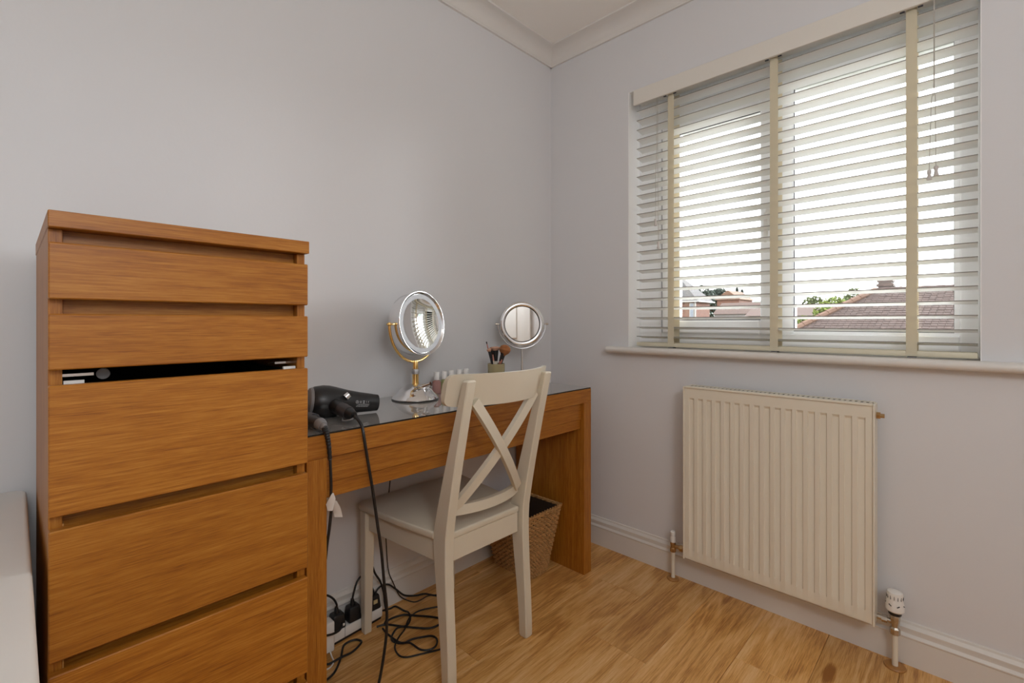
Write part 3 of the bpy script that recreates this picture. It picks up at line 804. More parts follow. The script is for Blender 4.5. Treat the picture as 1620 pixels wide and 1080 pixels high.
# ------------------------------------------------------------------ five small bottles
M_CAP = mat('white bottle cap', '#eceae8', .4)
liq = [('pink', '#e3a9a0', 'pale pink'), ('green', '#c9cf92', 'pale green'), ('cream', '#e6dcc0', 'cream'), ('peach', '#e8c3a4', 'peach'), ('white', '#e4e0da', 'milky')]
bpos = [(-.797, -.082), (-.757, -.079), (-.716, -.072), (-.672, -.067), (-.632, -.064)]
blab = ['small bottle with pink liquid and white cap, first right of the large mirror', 'small bottle with green liquid and white cap, second right of the large mirror',
        'white capped small bottle in the middle of the row of five', 'white capped small bottle, second from the brush cup end of the row', 'white capped small bottle nearest the brush cup']
for (x, y), (nm, colr, _), lb in zip(bpos, liq, blab):
    b = thing('bottle', (x, y, .7802), lb, 'bottle', 'small bottles in a row on the dressing table')
    Mb = Matrix.Translation((x, y, .7803))
    mg = mat('bottle ' + nm, colr, .12, trans=.55)
    obj('bottle_body', lathe(B(), [(0, 0), (.0155, 0), (.0175, .002), (.0175, .040), (.0165, .046), (.010, .0505), (.0085, .052), (0, .052)], 28, Mb), mg, b)
    obj('cap', lathe(B(), [(0, .0522), (.0105, .0522), (.0105, .081), (.0095, .0825), (0, .0825)], 24, Mb), M_CAP, b)

# ------------------------------------------------------------------ brush cup and brushes
ux, uy = -.590, -.200
cp = obj('brush_cup', lathe(B(), [(0, 0), (.033, 0), (.0345, .002), (.0345, .110), (.032, .110), (.032, .006), (0, .006)], 40, Matrix.Translation((ux, uy, .7803))), M_CUP)
tag(cp, 'olive tinted glass cup holding makeup brushes', 'cup')
M_BRB = mat('brown bristles', '#9a6238', .9, bump=.5, bscale=400, noise=.2, nscale=120)
M_BRD = mat('dark bristles', '#241a14', .9, bump=.4, bscale=300); M_BRP = mat('pink bristles', '#c79a82', .9, noise=.25, nscale=200, bump=.3, bscale=300)
M_ROSE = mat('rose gold ferrule', (.72, .36, .30), .28, .9); M_WHITEH = mat('pale handle', '#d9cfc0', .4); M_PINKH = mat('pink handle', '#b5695a', .4)
RT = Vector((.6955, -.7185, 0)); FW = Vector((.7185, .6955, 0))   # across and into the view
def brush(label, du, dv, lean_u, lean_v, zt, hmat, fmat, bmat_, hr, fl_, br, bl_):
    base = Vector((ux, uy, .7875)) + RT * (-du * .55 if abs(du) > 0 else 0) + FW * dv * .3
    topp = Vector((ux, uy, zt)) + RT * lean_u + FW * lean_v
    d = (topp - base); Ln = d.length; d.normalize(); M = axis_m(base, d)
    t = thing('makeup_brush', tuple(base), label, 'brush', 'makeup brushes in the cup')
    b0 = Ln - bl_; f0 = b0 - fl_
    obj('handle', lathe(B(), [(0, 0), (hr * .5, .001), (hr * .8, .02), (hr, f0 * .6), (hr * .9, f0), (0, f0)], 12, M), hmat, t)
    obj('ferrule', lathe(B(), [(0, f0 + .0003), (hr * .95, f0 + .0003), (min(br * .62, hr * 1.5), b0), (0, b0)], 14, M), fmat, t)
    obj('bristles', lathe(B(), [(0, b0 - .001), (min(br * .6, hr * 1.45), b0 - .001), (br * .85, b0 + bl_ * .3), (br, b0 + bl_ * .55), (br * .85, b0 + bl_ * .8), (br * .45, b0 + bl_ * .95), (0, b0 + bl_)], 18, M), bmat_, t)
brush('fluffy brown powder brush leaning right in the cup', .012, .0, .040, .0, .965, M_BLACK, M_BLACK, M_BRB, .0045, .030, .0235, .043)
brush('thin pink lip brush with dark tip, tallest and leftmost in the cup', -.012, .0, -.040, .010, .978, M_PINKH, M_PINKH, M_BRD, .0024, .02, .0026, .010)
brush('wide black brush with pink bristles in the middle of the cup', .0, .012, -.004, .016, .958, M_WHITEH, M_BLACK, M_BRP, .0085, .044, .021, .016)
brush('black handled brush leaning left in the cup', -.014, .004, -.030, .004, .950, M_BLACK, M_BLACK, M_BRP, .0055, .030, .010, .012)
brush('pale brush with rose gold ferrule at the front of the cup', -.006, -.012, -.014, -.018, .938, M_WHITEH, M_ROSE, M_BRD, .0036, .026, .0036, .010)
brush('dark brush with rose gold band leaning right below the powder brush', .010, -.010, .022, -.016, .936, M_ROSE, M_BLACK, M_BRD, .0042, .030, .0042, .006)
brush('rose gold handled brush at the right of the cup', .014, -.002, .030, -.012, .940, M_ROSE, M_BLACK, M_BRD, .0040, .026, .0050, .008)
brush('second wide black brush with pinkish bristles behind the pale one', -.006, .016, -.016, .024, .956, M_WHITEH, M_BLACK, M_BRP, .007, .040, .015, .014)

# ------------------------------------------------------------------ hair dryer
ax0 = Vector((-1.345, -.212, .831)); ax1 = Vector((-1.152, -.252, .808))
dxy = ax1 - ax0; dl = dxy.length; dn = dxy.normalized()
hy = thing('hair_dryer', (-1.27, -.25, .7802), 'matt black hair dryer lying on the dressing table beside the chest', 'hair dryer')
Mh = axis_m(ax0, dn)
obj('barrel', lathe(B(), [(0, .004), (.036, .004), (.042, .012), (.0465, .035), (.0465, .052), (.0435, .070), (.036, .105), (.030, .145), (.0265, dl - .018), (.0258, dl - .016), (.0245, dl), (.022, dl + .001), (.021, dl - .02), (0, dl - .02)], 48, Mh), M_BLACK, hy)
obj('intake_ring', lathe(B(), [(0, -.004), (.030, -.004), (.037, 0), (.039, .006), (.0375, .010), (0, .010)], 40, Mh), M_GREY, hy)
h0 = ax0 + dn * .070 + Vector((0, -.018, -.006)); h1 = Vector((-1.262, -.385, .803)); 
h0 = Vector((-1.292, -.245, .820)); h1 = Vector((-1.290, -.372, .803))
hp_ = [h0.lerp(h1, t) for t in (0, .25, .5, .72, .86, .95, 1)]
hh = obj('handle', tube(B(), hp_, [.020, .0195, .0185, .0175, .015, .0125, .010], 20), M_BLACK, hy)
obj('grey_sleeve', tube(B(), [h0.lerp(h1, .45), h0.lerp(h1, .5), h0.lerp(h1, .78), h0.lerp(h1, .80)], [.0186, .0192, .0182, .017], 20), mat('dark grey rubber', '#3b383a', .5), hh)
obj('switch', tube(B(), [Vector((-1.262, -.268, .838)), Vector((-1.252, -.270, .846))], [.010, .009], 16), M_CHROME, hh)
lp = [h1 + Vector((.008, .004, -.002)), h1 + Vector((-.012, -.004, -.008)), h1 + Vector((-.022, .016, -.012)), h1 + Vector((-.014, .036, -.010)), h1 + Vector((-.002, .046, -.004))]
obj('hanging_loop', tube(B(), spline(lp, 6), .0022, 8), M_GREY, hh)
# small print on the barrel: pressed-on white symbols and lines
M_PRINT = mat('white print', '#b9b9b9', .6)
pr = B()
rad_at = lambda s: (.036 + (.030 - .036) * (s - .105) / .04) if s < .145 else (.030 + (.0265 - .030) * (s - .145) / (dl - .018 - .145))
side_b = (Vector((-.35, -1, 0)) - dn * Vector((-.35, -1, 0)).dot(dn)).normalized(); up_b = dn.cross(side_b); up_b = up_b if up_b.z > 0 else -up_b
def onb(s, h):
    r_ = rad_at(s) + .0004; a = h / r_
    return ax0 + dn * s + side_b * (r_ * cos(a)) + up_b * (r_ * sin(a))
def strip(pl_, wd_=.0006):
    q = [onb(*p) for p in pl_]; tube(pr, q, wd_, 4)
def ring(s, h, r_):
    strip([(s + r_ * cos(2 * pi * k / 14), h + r_ * sin(2 * pi * k / 14)) for k in range(15)])
ring(.128, .0055, .0042); strip([(.126, .0035), (.1285, .0080), (.131, .0035)]); strip([(.127, .005), (.1305, .005)])
strip([(.1365, .003), (.1365, .0085), (.1415, .0085), (.1415, .003), (.1365, .003)]); strip([(.138, .0057), (.140, .0057)], .001)
strip([(.146, .0085), (.151, .0085)], .001); strip([(.1465, .0085), (.1475, .0035), (.1495, .0035), (.1505, .0085)]); strip([(.1457, .002), (.1513, .002)], .001)
strip([(.1585 - .0026 * cos(a) + .0, .0058 + .0029 * sin(a)) for a in [radians(-70 + 14 * k) for k in range(11)]])       # C
strip([(.1645 - .0026 * cos(a) + .0, .0058 + .0029 * sin(a)) for a in [radians(-70 + 14 * k) for k in range(11)]]); strip([(.162, .0058), (.1645, .0058)])   # E
for ln_, (h_, sa_, sb_) in enumerate(((-.001, .132, .166), (-.0045, .128, .165), (-.008, .126, .163))):
    s_ = sa_
    while s_ < sb_:
        l_ = R.uniform(.002, .0055); strip([(s_, h_), (min(s_ + l_, sb_), h_)], .0007); s_ += l_ + .0012
obj('printed_marking', pr, M_PRINT, hy)

# ------------------------------------------------------------------ cords (each one is its own thing)
def cable(label, pts, r_=.0034, name='power_cord', sub=8, n=8, m=None):
    o = obj(name, tube(B(), spline(pts, sub), r_, n), m or M_RUBBER); return tag(o, label, 'cord')
stn = thing('hair_straightener', (-1.38, -.33, .7802), 'black hair straightener lying beside the chest, grey cord sleeve over the table edge', 'hair straightener')
s0 = Vector((-1.374, -.13, .798)); s1 = Vector((-1.389, -.385, .8))
obj('body', tube(B(), [s0, s0.lerp(s1, .1), s0.lerp(s1, .6), s0.lerp(s1, .85), s1], [.012, .0155, .0165, .0165, .0145], 18), M_BLACK, stn)
obj('body_panel', tube(B(), [s0.lerp(s1, .45) + Vector((.004, 0, .004)), s0.lerp(s1, .82) + Vector((.004, 0, .004))], [.010, .0145], 16), mat('charcoal panel', '#37353a', .4), stn)
obj('end_ring', tube(B(), [s1, s1 + Vector((-.0005, -.006, -.001)), s1 + Vector((-.001, -.014, -.002)), s1 + Vector((-.001, -.020, -.004))], [.0152, .0155, .0135, .011], 18), M_GREY, stn)
sw = [s1 + Vector((-.001, -.018, -.003)), s1 + Vector((.000, -.030, -.010)), s1 + Vector((.002, -.038, -.026)), s1 + Vector((.005, -.040, -.050)), s1 + Vector((.008, -.040, -.085))]
sp_ = spline(sw, 10); rr_ = [(.0085 - .0035 * i / len(sp_)) * (1.0 if i % 3 else .82) for i in range(len(sp_))]
obj('strain_relief', tube(B(), sp_, rr_, 12), M_RUBBER, stn)
obj('swivel', tube(B(), sp_[:9], [.0095] * 9, 14), M_GREY, stn)
e0 = sp_[-1]
ct = cable('black hair straightener cord with white paper tag hanging past the table leg', [tuple(e0 - Vector((0, 0, -.004))), (e0.x + .003, -.424, .66), (-1.376, -.420, .628), (-1.3735, -.416, .59), (-1.3765, -.412, .54), (-1.3785, -.404, .50), (-1.3775, -.385, .44), (-1.3775, -.33, .36), (-1.3775, -.25, .26), (-1.3765, -.20, .12), (-1.365, -.18, .02), (-1.33, -.19, .0045)], .0038)
tgb = B()
c0 = Vector((-1.3735, -.4205, .60))
def quadstrip(P, wv_, th_):
    prev = None
    for p, wd_ in zip(P, wv_):
        cur = [tgb.verts.new(p - RT * wd_), tgb.verts.new(p + RT * wd_), tgb.verts.new(p + RT * wd_ + Vector((0, th_, 0))), tgb.verts.new(p - RT * wd_ + Vector((0, th_, 0)))]
        if prev:
            for q in range(4): tgb.faces.new((prev[q], prev[(q + 1) % 4], cur[(q + 1) % 4], cur[q]))
        else: tgb.faces.new(cur[::-1])
        prev = cur
    tgb.faces.new(prev)
quadstrip([c0 + Vector((.000, -.004, .030)), c0 + Vector((-.004, -.010, .018)), c0 + Vector((-.008, -.006, .004)), c0 + Vector((-.010, -.010, -.010))], [.002, .008, .010, .006], .0006)
quadstrip([c0 + Vector((.003, -.005, .010)), c0 + Vector((.006, -.011, -.004)), c0 + Vector((.011, -.006, -.018)), c0 + Vector((.012, -.010, -.032))], [.006, .009, .010, .010], .0006)
bmesh.ops.recalc_face_normals(tgb, faces=tgb.faces)
ORG_ct = ORG[ct]; obj('paper_tag', tgb, M_TAG, ct, smooth=60)

cable('thick black hair dryer cord hanging over the table front to the floor', [tuple(h1.lerp(h0, .03)), (-1.292, -.395, .798), (-1.290, -.415, .782), (-1.290, -.426, .755), (-1.278, -.425, .687), (-1.262, -.419, .614), (-1.241, -.410, .504), (-1.225, -.402, .427), (-1.211, -.393, .331), (-1.198, -.385, .252), (-1.194, -.377, .175), (-1.199, -.369, .102), (-1.209, -.362, .034), (-1.228, -.368, .0055), (-1.28, -.36, .0050), (-1.33, -.31, .0050)], .0041)
cable('black lead curving from behind the table leg down into the nearest plug', [(-1.30, -.075, .160), (-1.27, -.070, .175), (-1.246, -.070, .178), (-1.225, -.070, .170), (-1.205, -.070, .150), (-1.192, -.066, .125), (-1.189, -.058, .112)], .0034)
cable('black lead rising behind the front chair leg from the second plug', [(-1.130, -.052, .108), (-1.128, -.052, .118), (-1.122, -.050, .135), (-1.108, -.045, .16), (-1.085, -.042, .17), (-1.05, -.038, .13)], .0034)
cable('black lead looped in front of the white charger', [(-1.30, -.155, .098), (-1.273, -.150, .097), (-1.245, -.148, .090), (-1.216, -.132, .080), (-1.196, -.110, .074), (-1.185, -.088, .068)], .0034)
cable('black cord looped on the floor in front of the extension block', [(-1.33, -.13, .004), (-1.273, -.135, .004), (-1.256, -.149, .004), (-1.219, -.155, .009), (-1.183, -.151, .004), (-1.150, -.138, .004), (-1.136, -.125, .004), (-1.144, -.105, .004), (-1.163, -.098, .004), (-1.187, -.104, .004), (-1.211, -.139, .004), (-1.235, -.169, .0035), (-1.263, -.196, .004), (-1.293, -.207, .004), (-1.33, -.205, .004)], .0034)
cable('black lead arching over the skirting beside the front chair leg', [(-1.045, -.060, .085), (-1.039, -.050, .097), (-1.017, -.045, .107), (-.985, -.042, .099), (-.954, -.042, .070), (-.915, -.040, .030), (-.865, -.040, .008), (-.831, -.050, .0045), (-.811, -.084, .0042), (-.79, -.112, .0042), (-.75, -.13, .0042)], .0034)
cable('thin black mirror lead hanging down the wall behind the table', [(-.935, -.010, .775), (-.945, -.010, .62), (-.959, -.012, .467), (-.964, -.013, .428), (-.978, -.014, .308), (-.980, -.020, .238), (-.975, -.026, .143), (-.956, -.028, .089), (-.929, -.030, .030), (-.900, -.040, .004), (-.885, -.066, .003), (-.862, -.076, .007), (-.836, -.079, .0100), (-.800, -.100, .0102), (-.76, -.112, .0100)], .0020)
cable('black lead dropping from behind the chair leg into the end of the extension block', [(-1.075, -.05, .215), (-1.059, -.05, .208), (-1.043, -.05, .165), (-1.022, -.05, .127), (-1.010, -.052, .084), (-1.009, -.058, .047), (-1.008, -.068, .018), (-1.018, -.084, .006), (-1.040, -.105, .0045)], .0036)
cable('black cord tangled on the floor, the coil nearest the wall', [(-1.006, -.040, .012), (-.974, -.036, .004), (-.953, -.040, .0045), (-.946, -.082, .004), (-.947, -.117, .011), (-.959, -.144, .004), (-.986, -.162, .004), (-1.022, -.160, .010), (-1.051, -.174, .004), (-1.063, -.199, .004), (-1.047, -.231, .004), (-1.019, -.244, .010), (-.98, -.254, .004), (-.958, -.271, .004), (-.956, -.295, .004), (-.976, -.318, .004), (-1.002, -.32, .004), (-1.023, -.297, .004), (-1.034, -.254, .010), (-1.051, -.219, .004), (-1.056, -.154, .004), (-1.052, -.117, .004)], .0032)
cable('black cord tangled on the floor, the flat loop in the middle', [(-1.026, -.092, .004), (-.992, -.092, .004), (-.958, -.106, .004), (-.934, -.137, .004), (-.896, -.187, .004), (-.883, -.218, .004), (-.903, -.239, .004), (-.938, -.232, .004), (-.968, -.200, .004), (-.999, -.157, .004), (-1.032, -.108, .004), (-1.062, -.094, .004)], .0034)
cable('black cord tangled on the floor, the loop running nearest the viewer', [(-.815, -.168, .003), (-.837, -.158, .003), (-.856, -.145, .003), (-.902, -.124, .003), (-.935, -.125, .003), (-.973, -.150, .009), (-1.003, -.176, .004), (-1.04, -.201, .009), (-1.066, -.218, .003), (-1.081, -.245, .003), (-1.084, -.276, .003), (-1.07, -.296, .003), (-1.035, -.314, .003), (-.983, -.339, .003), (-.963, -.346, .003), (-.93, -.36, .003)], .0027)

# ------------------------------------------------------------------ extension block, plugs, charger
ex = thing('extension_block', (-1.15, -.075, .0), 'white extension socket block on the floor along the skirting', 'extension block')
yb = lambda x: -.042 + (x + 1.02) * .085
def skew(x0, x1, hw_, z0, z1, bev=0):
    return hexa(B(), [(x0, yb(x0) - hw_, z0), (x1, yb(x1) - hw_, z0), (x1, yb(x1) + hw_, z0), (x0, yb(x0) + hw_, z0)],
                [(x0, yb(x0) - hw_, z1), (x1, yb(x1) - hw_, z1), (x1, yb(x1) + hw_, z1), (x0, yb(x0) + hw_, z1)], bev=bev, seg=2)
obj('block_body', skew(-1.36, -1.020, .020, .008, .042, .004), M_WHITEP, ex)
obj('block_base', skew(-1.355, -1.025, .017, .0005, .0075), M_BLACK, ex)
obj('block_seam', skew(-1.168, -1.1665, .0203, .009, .0423), M_GREY, ex)
def plug(label, x, y):
    p = thing('plug', (x, y, .0425), label, 'plug')
    b = B(); hexa(b, [(x - .024, y - .022, .0425), (x + .024, y - .022, .0425), (x + .024, y + .022, .0425), (x - .024, y + .022, .0425)],
                  [(x - .019, y - .017, .092), (x + .019, y - .017, .092), (x + .019, y + .017, .092), (x - .019, y + .017, .092)], bev=.006, seg=3)
    obj('plug_body', b, M_BLACK, p)
    obj('cable_grip', tube(B(), [(x, y, .090), (x - .001, y, .100), (x - .002, y, .112)], [.009, .0075, .005], 12), M_BLACK, p)
    return p
p1 = plug('black plug in the extension block next to the white charger', -1.187, yb(-1.187))
p2 = plug('black plug in the middle of the block half hidden by the chair leg', -1.128, yb(-1.128))
p3 = plug('black plug at the far right end of the block', -1.050, yb(-1.050))
obj('fuse_cover', BX(-1.058, -1.042, yb(-1.05) - .0225, yb(-1.05) - .0195, .066, .080, bev=.001), mat('yellowed label', '#c9b98a', .5), p3)
obj('fuse_cover', BX(-1.178, -1.170, yb(-1.187) - .0235, yb(-1.187) - .0205, .052, .060, bev=.001), M_WHITEP, p1)
cg = thing('charger', (-1.243, -.115, .012), 'white phone charger in the extension block beside the table leg', 'charger')
obj('charger_body', BX(-1.276, -1.226, -.126, -.086, .018, .112, bev=.006, seg=3), M_WHITEP, cg)
obj('charger_plug', BX(-1.272, -1.230, -.0855, -.045, .0428, .090, bev=.004), M_WHITEP, cg)
wl = obj('charger_cable', tube(B(), spline([(-1.236, -.112, .018), (-1.236, -.122, .006), (-1.242, -.150, .0035), (-1.262, -.165, .003), (-1.285, -.160, .003), (-1.31, -.14, .003)], 8), .0022, 8), M_WHITEP)
tag(wl, 'thin white charger lead curling on the floor beside the table leg', 'cord')

# ------------------------------------------------------------------ added fill lamp behind the camera, with made-up fittings
cl = thing('fill_lamp', (LAMP.x, LAMP.y, ZC), 'added fill lamp on a ceiling flex behind the viewer', 'lamp')
obj('ceiling_rose', lathe(B(), [(0, 0), (.05, 0), (.05, -.02), (.01, -.03), (0, -.03)], 32, Matrix.Translation((LAMP.x, LAMP.y, ZC - .0005))), M_TRIM, cl)
obj('flex', tube(B(), [(LAMP.x, LAMP.y, ZC - .03), (LAMP.x, LAMP.y, LAMP.z + .30)], .003, 8), M_WHITEP, cl)
obj('lamp_holder', lathe(B(), [(0, .30), (.015, .30), (.018, .26), (.018, .235), (0, .235)], 20, Matrix.Translation(LAMP)), M_WHITEP, cl)

# ------------------------------------------------------------------ outdoors
c_, s_ = cos(TH), sin(TH)
def at(u, v, D):
    X, V = (u - 810) / 746.8, -(v - 509.5) / 746.8
    r_ = Vector((X * s_ + c_, -X * c_ + s_, V)); return CAM + r_ * ((D - CAM.x) / r_.x)
GZ = -2.75
M_GRASS = mat('lawn and paving', '#63634f', .95, noise=.25, nscale=.2)
obj('ground', BX(1.2, 420, -220, 320, GZ - .3, GZ), M_GRASS, kind='structure')
def brickmat(name, c1, c2, mortar, sc=1.0, bw=.215, bh=.075, rough=.9):
    m = mat(name, c1, rough); nt = m.node_tree; N = nt.nodes; L = nt.links
    tc = N.new('ShaderNodeTexCoord'); sep = N.new('ShaderNodeSeparateXYZ'); cb = N.new('ShaderNodeCombineXYZ'); ad = N.new('ShaderNodeMath')
    L.new(tc.outputs['Object'], sep.inputs[0]); L.new(sep.outputs[0], ad.inputs[0]); L.new(sep.outputs[1], ad.inputs[1]); L.new(ad.outputs[0], cb.inputs[0]); L.new(sep.outputs[2], cb.inputs[1])
    br = N.new('ShaderNodeTexBrick'); br.inputs['Scale'].default_value = sc; br.inputs['Brick Width'].default_value = bw; br.inputs['Row Height'].default_value = bh; br.inputs['Mortar Size'].default_value = .008
    br.inputs['Color1'].default_value = lin(c1); br.inputs['Color2'].default_value = lin(c2); br.inputs['Mortar'].default_value = lin(mortar)
    L.new(cb.outputs[0], br.inputs['Vector']); L.new(br.outputs['Color'], N['Principled BSDF'].inputs['Base Color']); return m
M_BRICK = brickmat('red brick', '#633a2c', '#512c21', '#6c6359')
M_CHIM = brickmat('brown brick', '#463833', '#382a27', '#59524c')
M_TILE = mat('brown roof tile', '#403430', .9, noise=.55, nscale=7)
M_TILEG = mat('grey roof tile', '#444344', .9, noise=.3, nscale=4)
M_TILER = mat('reddish roof tile', '#4a3d38', .9, noise=.3, nscale=4)
M_RIDGE = mat('clay ridge tile', '#584337', .9, noise=.3, nscale=5)
M_ORANGE = mat('orange clay tile', '#5b4333', .9)
M_RENDER = mat('white render', '#83807e', .9); M_FASC = mat('white fascia', '#868583', .6); M_WINDK = mat('far window glass', '#262a2f', .2)

# tiled bungalow roof on the right: courses of real tiles
D0 = 22.0
rL = at(1385, 462, D0); rR = at(1560, 450, D0); rz = (rL.z + rR.z) / 2 - .05
yl = rL.y
hr_ = thing('bungalow', (D0, yl - 4, GZ), 'brown tiled bungalow roof with hip and brick chimney outside the right pane', 'house')
run, drop = 6.6, 4.05     # roof slope
hipw = 5.9
yend = yl - 14
tl = B(); nC = 50
for i in range(nC):
    t0, t1 = i / nC, (i + 1.25) / nC
    x0, z0 = D0 - run * t0, rz - drop * t0; x1, z1 = D0 - run * t1, rz - drop * t1
    ya = yl + hipw * t1; wt = .19
    nT = int((ya - yend) / wt)
    for k in range(nT):
        a = ya - k * wt - (wt / 2 if i % 2 else 0); b = a - wt + .012
        if a > yl + hipw * t1: a = yl + hipw * t1
        l0, l1 = .012 + R.uniform(0, .012), .040 + R.uniform(0, .022)
        v = [tl.verts.new((x0, a, z0 + l0)), tl.verts.new((x0, b, z0 + l0)), tl.verts.new((x1, b, z1 + l1)), tl.verts.new((x1, a, z1 + l1)), tl.verts.new((x1, b, z1)), tl.verts.new((x1, a, z1))]
        tl.faces.new((v[0], v[1], v[2], v[3])); tl.faces.new((v[3], v[2], v[4], v[5]))
obj('roof_tiles', tl, M_TILE, hr_, smooth=0, kind='stuff')
rf = B()
A = Vector((D0, yl, rz)); Bq = Vector((D0, yend, rz)); E1 = Vector((D0 - run, yl + hipw, rz - drop)); E2 = Vector((D0 - run, yend, rz - drop)); E3 = Vector((D0 + run, yl + hipw, rz - drop)); E4 = Vector((D0 + run, yend, rz - drop))
V_ = [rf.verts.new(p) for p in (A, Bq, E1, E2, E3, E4)]
rf.faces.new((V_[0], V_[2], V_[3], V_[1])); rf.faces.new((V_[0], V_[1], V_[5], V_[4])); rf.faces.new((V_[0], V_[4], V_[2])); rf.faces.new((V_[2], V_[4], V_[5], V_[3])); rf.faces.new((V_[1], V_[3], V_[5]))
obj('roof', rf, M_TILE, hr_, smooth=0)
hp2 = B()
for k in range(26):
    a = A.lerp(E1, k / 26) + Vector((0, 0, .06)); b = A.lerp(E1, (k + 1.08) / 26) + Vector((0, 0, .08)); tube(hp2, [a, b], [.12, .135], 8)
obj('hip_tiles', hp2, M_RIDGE, hr_, kind='stuff')
hp2 = B()
for k in range(34):
    a = A.lerp(Bq, k / 34) + Vector((0, 0, .05)); b = A.lerp(Bq, (k + 1.05) / 34) + Vector((0, 0, .06)); tube(hp2, [a, b], [.11, .12], 8)
obj('ridge_tiles', hp2, M_TILE, hr_, kind='stuff')
obj('wall', BX(D0 - run + .4, D0 + run - .4, yend + .2, yl + hipw - .4, GZ, rz - drop + .02), M_BRICK, hr_)
c0 = at(1391, 456, D0 + .4); c1 = at(1412, 441, D0 + .4)
chm = obj('chimney', BX(D0 + .1, D0 + .8, c1.y, c0.y, rz - .5, c1.z - .12), M_CHIM, hr_)
obj('chimney_cap', box(BX(D0 + .04, D0 + .86, c1.y - .06, c0.y + .06, c1.z - .30, c1.z - .20), D0 + .06, D0 + .84, c1.y - .04, c0.y + .04, c1.z - .119, c1.z), M_CHIM, chm)

# brick house on the left, seen on its corner
D1 = 60.0; DEP = 4.6
cn = at(1101, 476, D1); zE = cn.z; yc = cn.y
bh = thing('brick_house', (D1 + 2, yc + 4, GZ), 'red brick house with grey hipped roof outside the left pane', 'house')
obj('wall', BX(D1, D1 + DEP, yc, yc + 16, GZ, zE - .02), M_BRICK, bh)
ov = .45
rf = B()
P = [Vector((D1 - ov, yc - ov, zE)), Vector((D1 - ov, yc + 16.5, zE)), Vector((D1 + DEP + ov, yc + 16.5, zE)), Vector((D1 + DEP + ov, yc - ov, zE))]
pk = at(1066, 428, D1 + DEP / 2)
Q = [Vector((D1 + DEP / 2, pk.y, pk.z)), Vector((D1 + DEP / 2, yc + 16.5, pk.z))]
V_ = [rf.verts.new(p) for p in P + Q]
rf.faces.new((V_[0], V_[1], V_[5], V_[4])); rf.faces.new((V_[0], V_[4], V_[3])); rf.faces.new((V_[2], V_[3], V_[4], V_[5])); rf.faces.new((V_[1], V_[2], V_[5])); rf.faces.new((V_[0], V_[3], V_[2], V_[1]))
bmesh.ops.recalc_face_normals(rf, faces=rf.faces)
rfo = obj('roof', rf, M_TILEG, bh, smooth=0)
obj('gutter', BX(D1 - ov - .12, D1 - ov - .005, yc - ov, yc + 16.5, zE - .14, zE + .04), M_FASC, rfo)
obj('gutter', BX(D1 - ov, D1 + DEP + ov, yc - ov - .12, yc - ov - .005, zE - .14, zE + .04), M_FASC, rfo)
obj('downpipe', tube(B(), [(D1 - .12, yc + .05, GZ), (D1 - .12, yc + .05, zE - .15)], .11, 10), M_FASC, bh)
wa, wb = at(1091, 490, D1).y, at(1098, 490, D1).y
wf = obj('window', BX(D1 - .06, D1 - .001, wb, wa, zE - 2.6, zE - .25), M_FASC, bh)
obj('pane', BX(D1 - .075, D1 - .0605, wb + .08, wa - .08, zE - 2.5, zE - .35), mat('pale far glass', '#5a616c', .2), wf)

# bungalow row further off
for kk, (ua, ub, D2, lb) in enumerate(((1128, 1210, 76, 'long low white bungalow with reddish roof behind the brick house'),)):
    a = at(ua, 478, D2); b = at(ub, 478, D2); zr = at(1170, 480, D2).z; ze = at(1170, 496.5, D2).z
    g = thing('white_bungalow', (D2 + 3, (a.y + b.y) / 2, GZ), lb, 'house')
    rf = B(); y0_, y1_ = b.y - 1.5, a.y
    V_ = [rf.verts.new(p) for p in (Vector((D2 - .3, y0_, ze)), Vector((D2 - .3, y1_, ze)), Vector((D2 + 6.3, y1_, ze)), Vector((D2 + 6.3, y0_, ze)), Vector((D2 + 3, y0_ + .3, zr + .25)), Vector((D2 + 3, y1_ - .3, zr + .25)))]
    rf.faces.new((V_[0], V_[1], V_[5], V_[4])); rf.faces.new((V_[2], V_[3], V_[4], V_[5])); rf.faces.new((V_[1], V_[2], V_[5])); rf.faces.new((V_[3], V_[0], V_[4])); rf.faces.new((V_[0], V_[3], V_[2], V_[1]))
    bmesh.ops.recalc_face_normals(rf, faces=rf.faces)
    rfo = obj('roof', rf, M_TILER, g, smooth=0)
    obj('wall', BX(D2, D2 + 6, y0_ + .2, y1_ - .2, GZ, ze - .01), M_RENDER, g)
    for (u0, u1) in ((1133, 1141), (1148, 1160), (1169, 1179), (1186, 1195)):
        p, q = at(u0, 500, D2).y, at(u1, 500, D2).y
        wf = obj('window', BX(D2 - .06, D2 - .001, q, p, at(1150, 507, D2).z - .5, at(1150, 500.5, D2).z), M_FASC, g)
        n_ = 3
        for i in range(n_):
            ya = q + .06 + (p - q - .06) * i / n_
            obj('pane', BX(D2 - .075, D2 - .0605, ya, ya + (p - q - .06) / n_ - .06, at(1150, 507, D2).z - .42, at(1150, 501.5, D2).z), M_WINDK, wf)
# gabled house with orange ridge
a = at(1130, 470, 90); b = at(1172, 470, 90)
og = thing('gabled_house', (92, (a.y + b.y) / 2, GZ), 'distant house with orange tiled gable roof between trees', 'house')
pkz = at(1148, 459, 90).z; ez = at(1148, 474, 90).z
rf = B(); ym = (a.y + b.y) / 2
prism(rf, [(a.y, ez), (ym, pkz), (b.y, ez)], lambda y, z: (90, y, z), lambda y, z: (98, y, z)); obj('roof', rf, M_ORANGE, og, smooth=0)
obj('wall', BX(90.3, 97.7, b.y + .4, a.y - .4, GZ, ez - .01), M_BRICK, og)
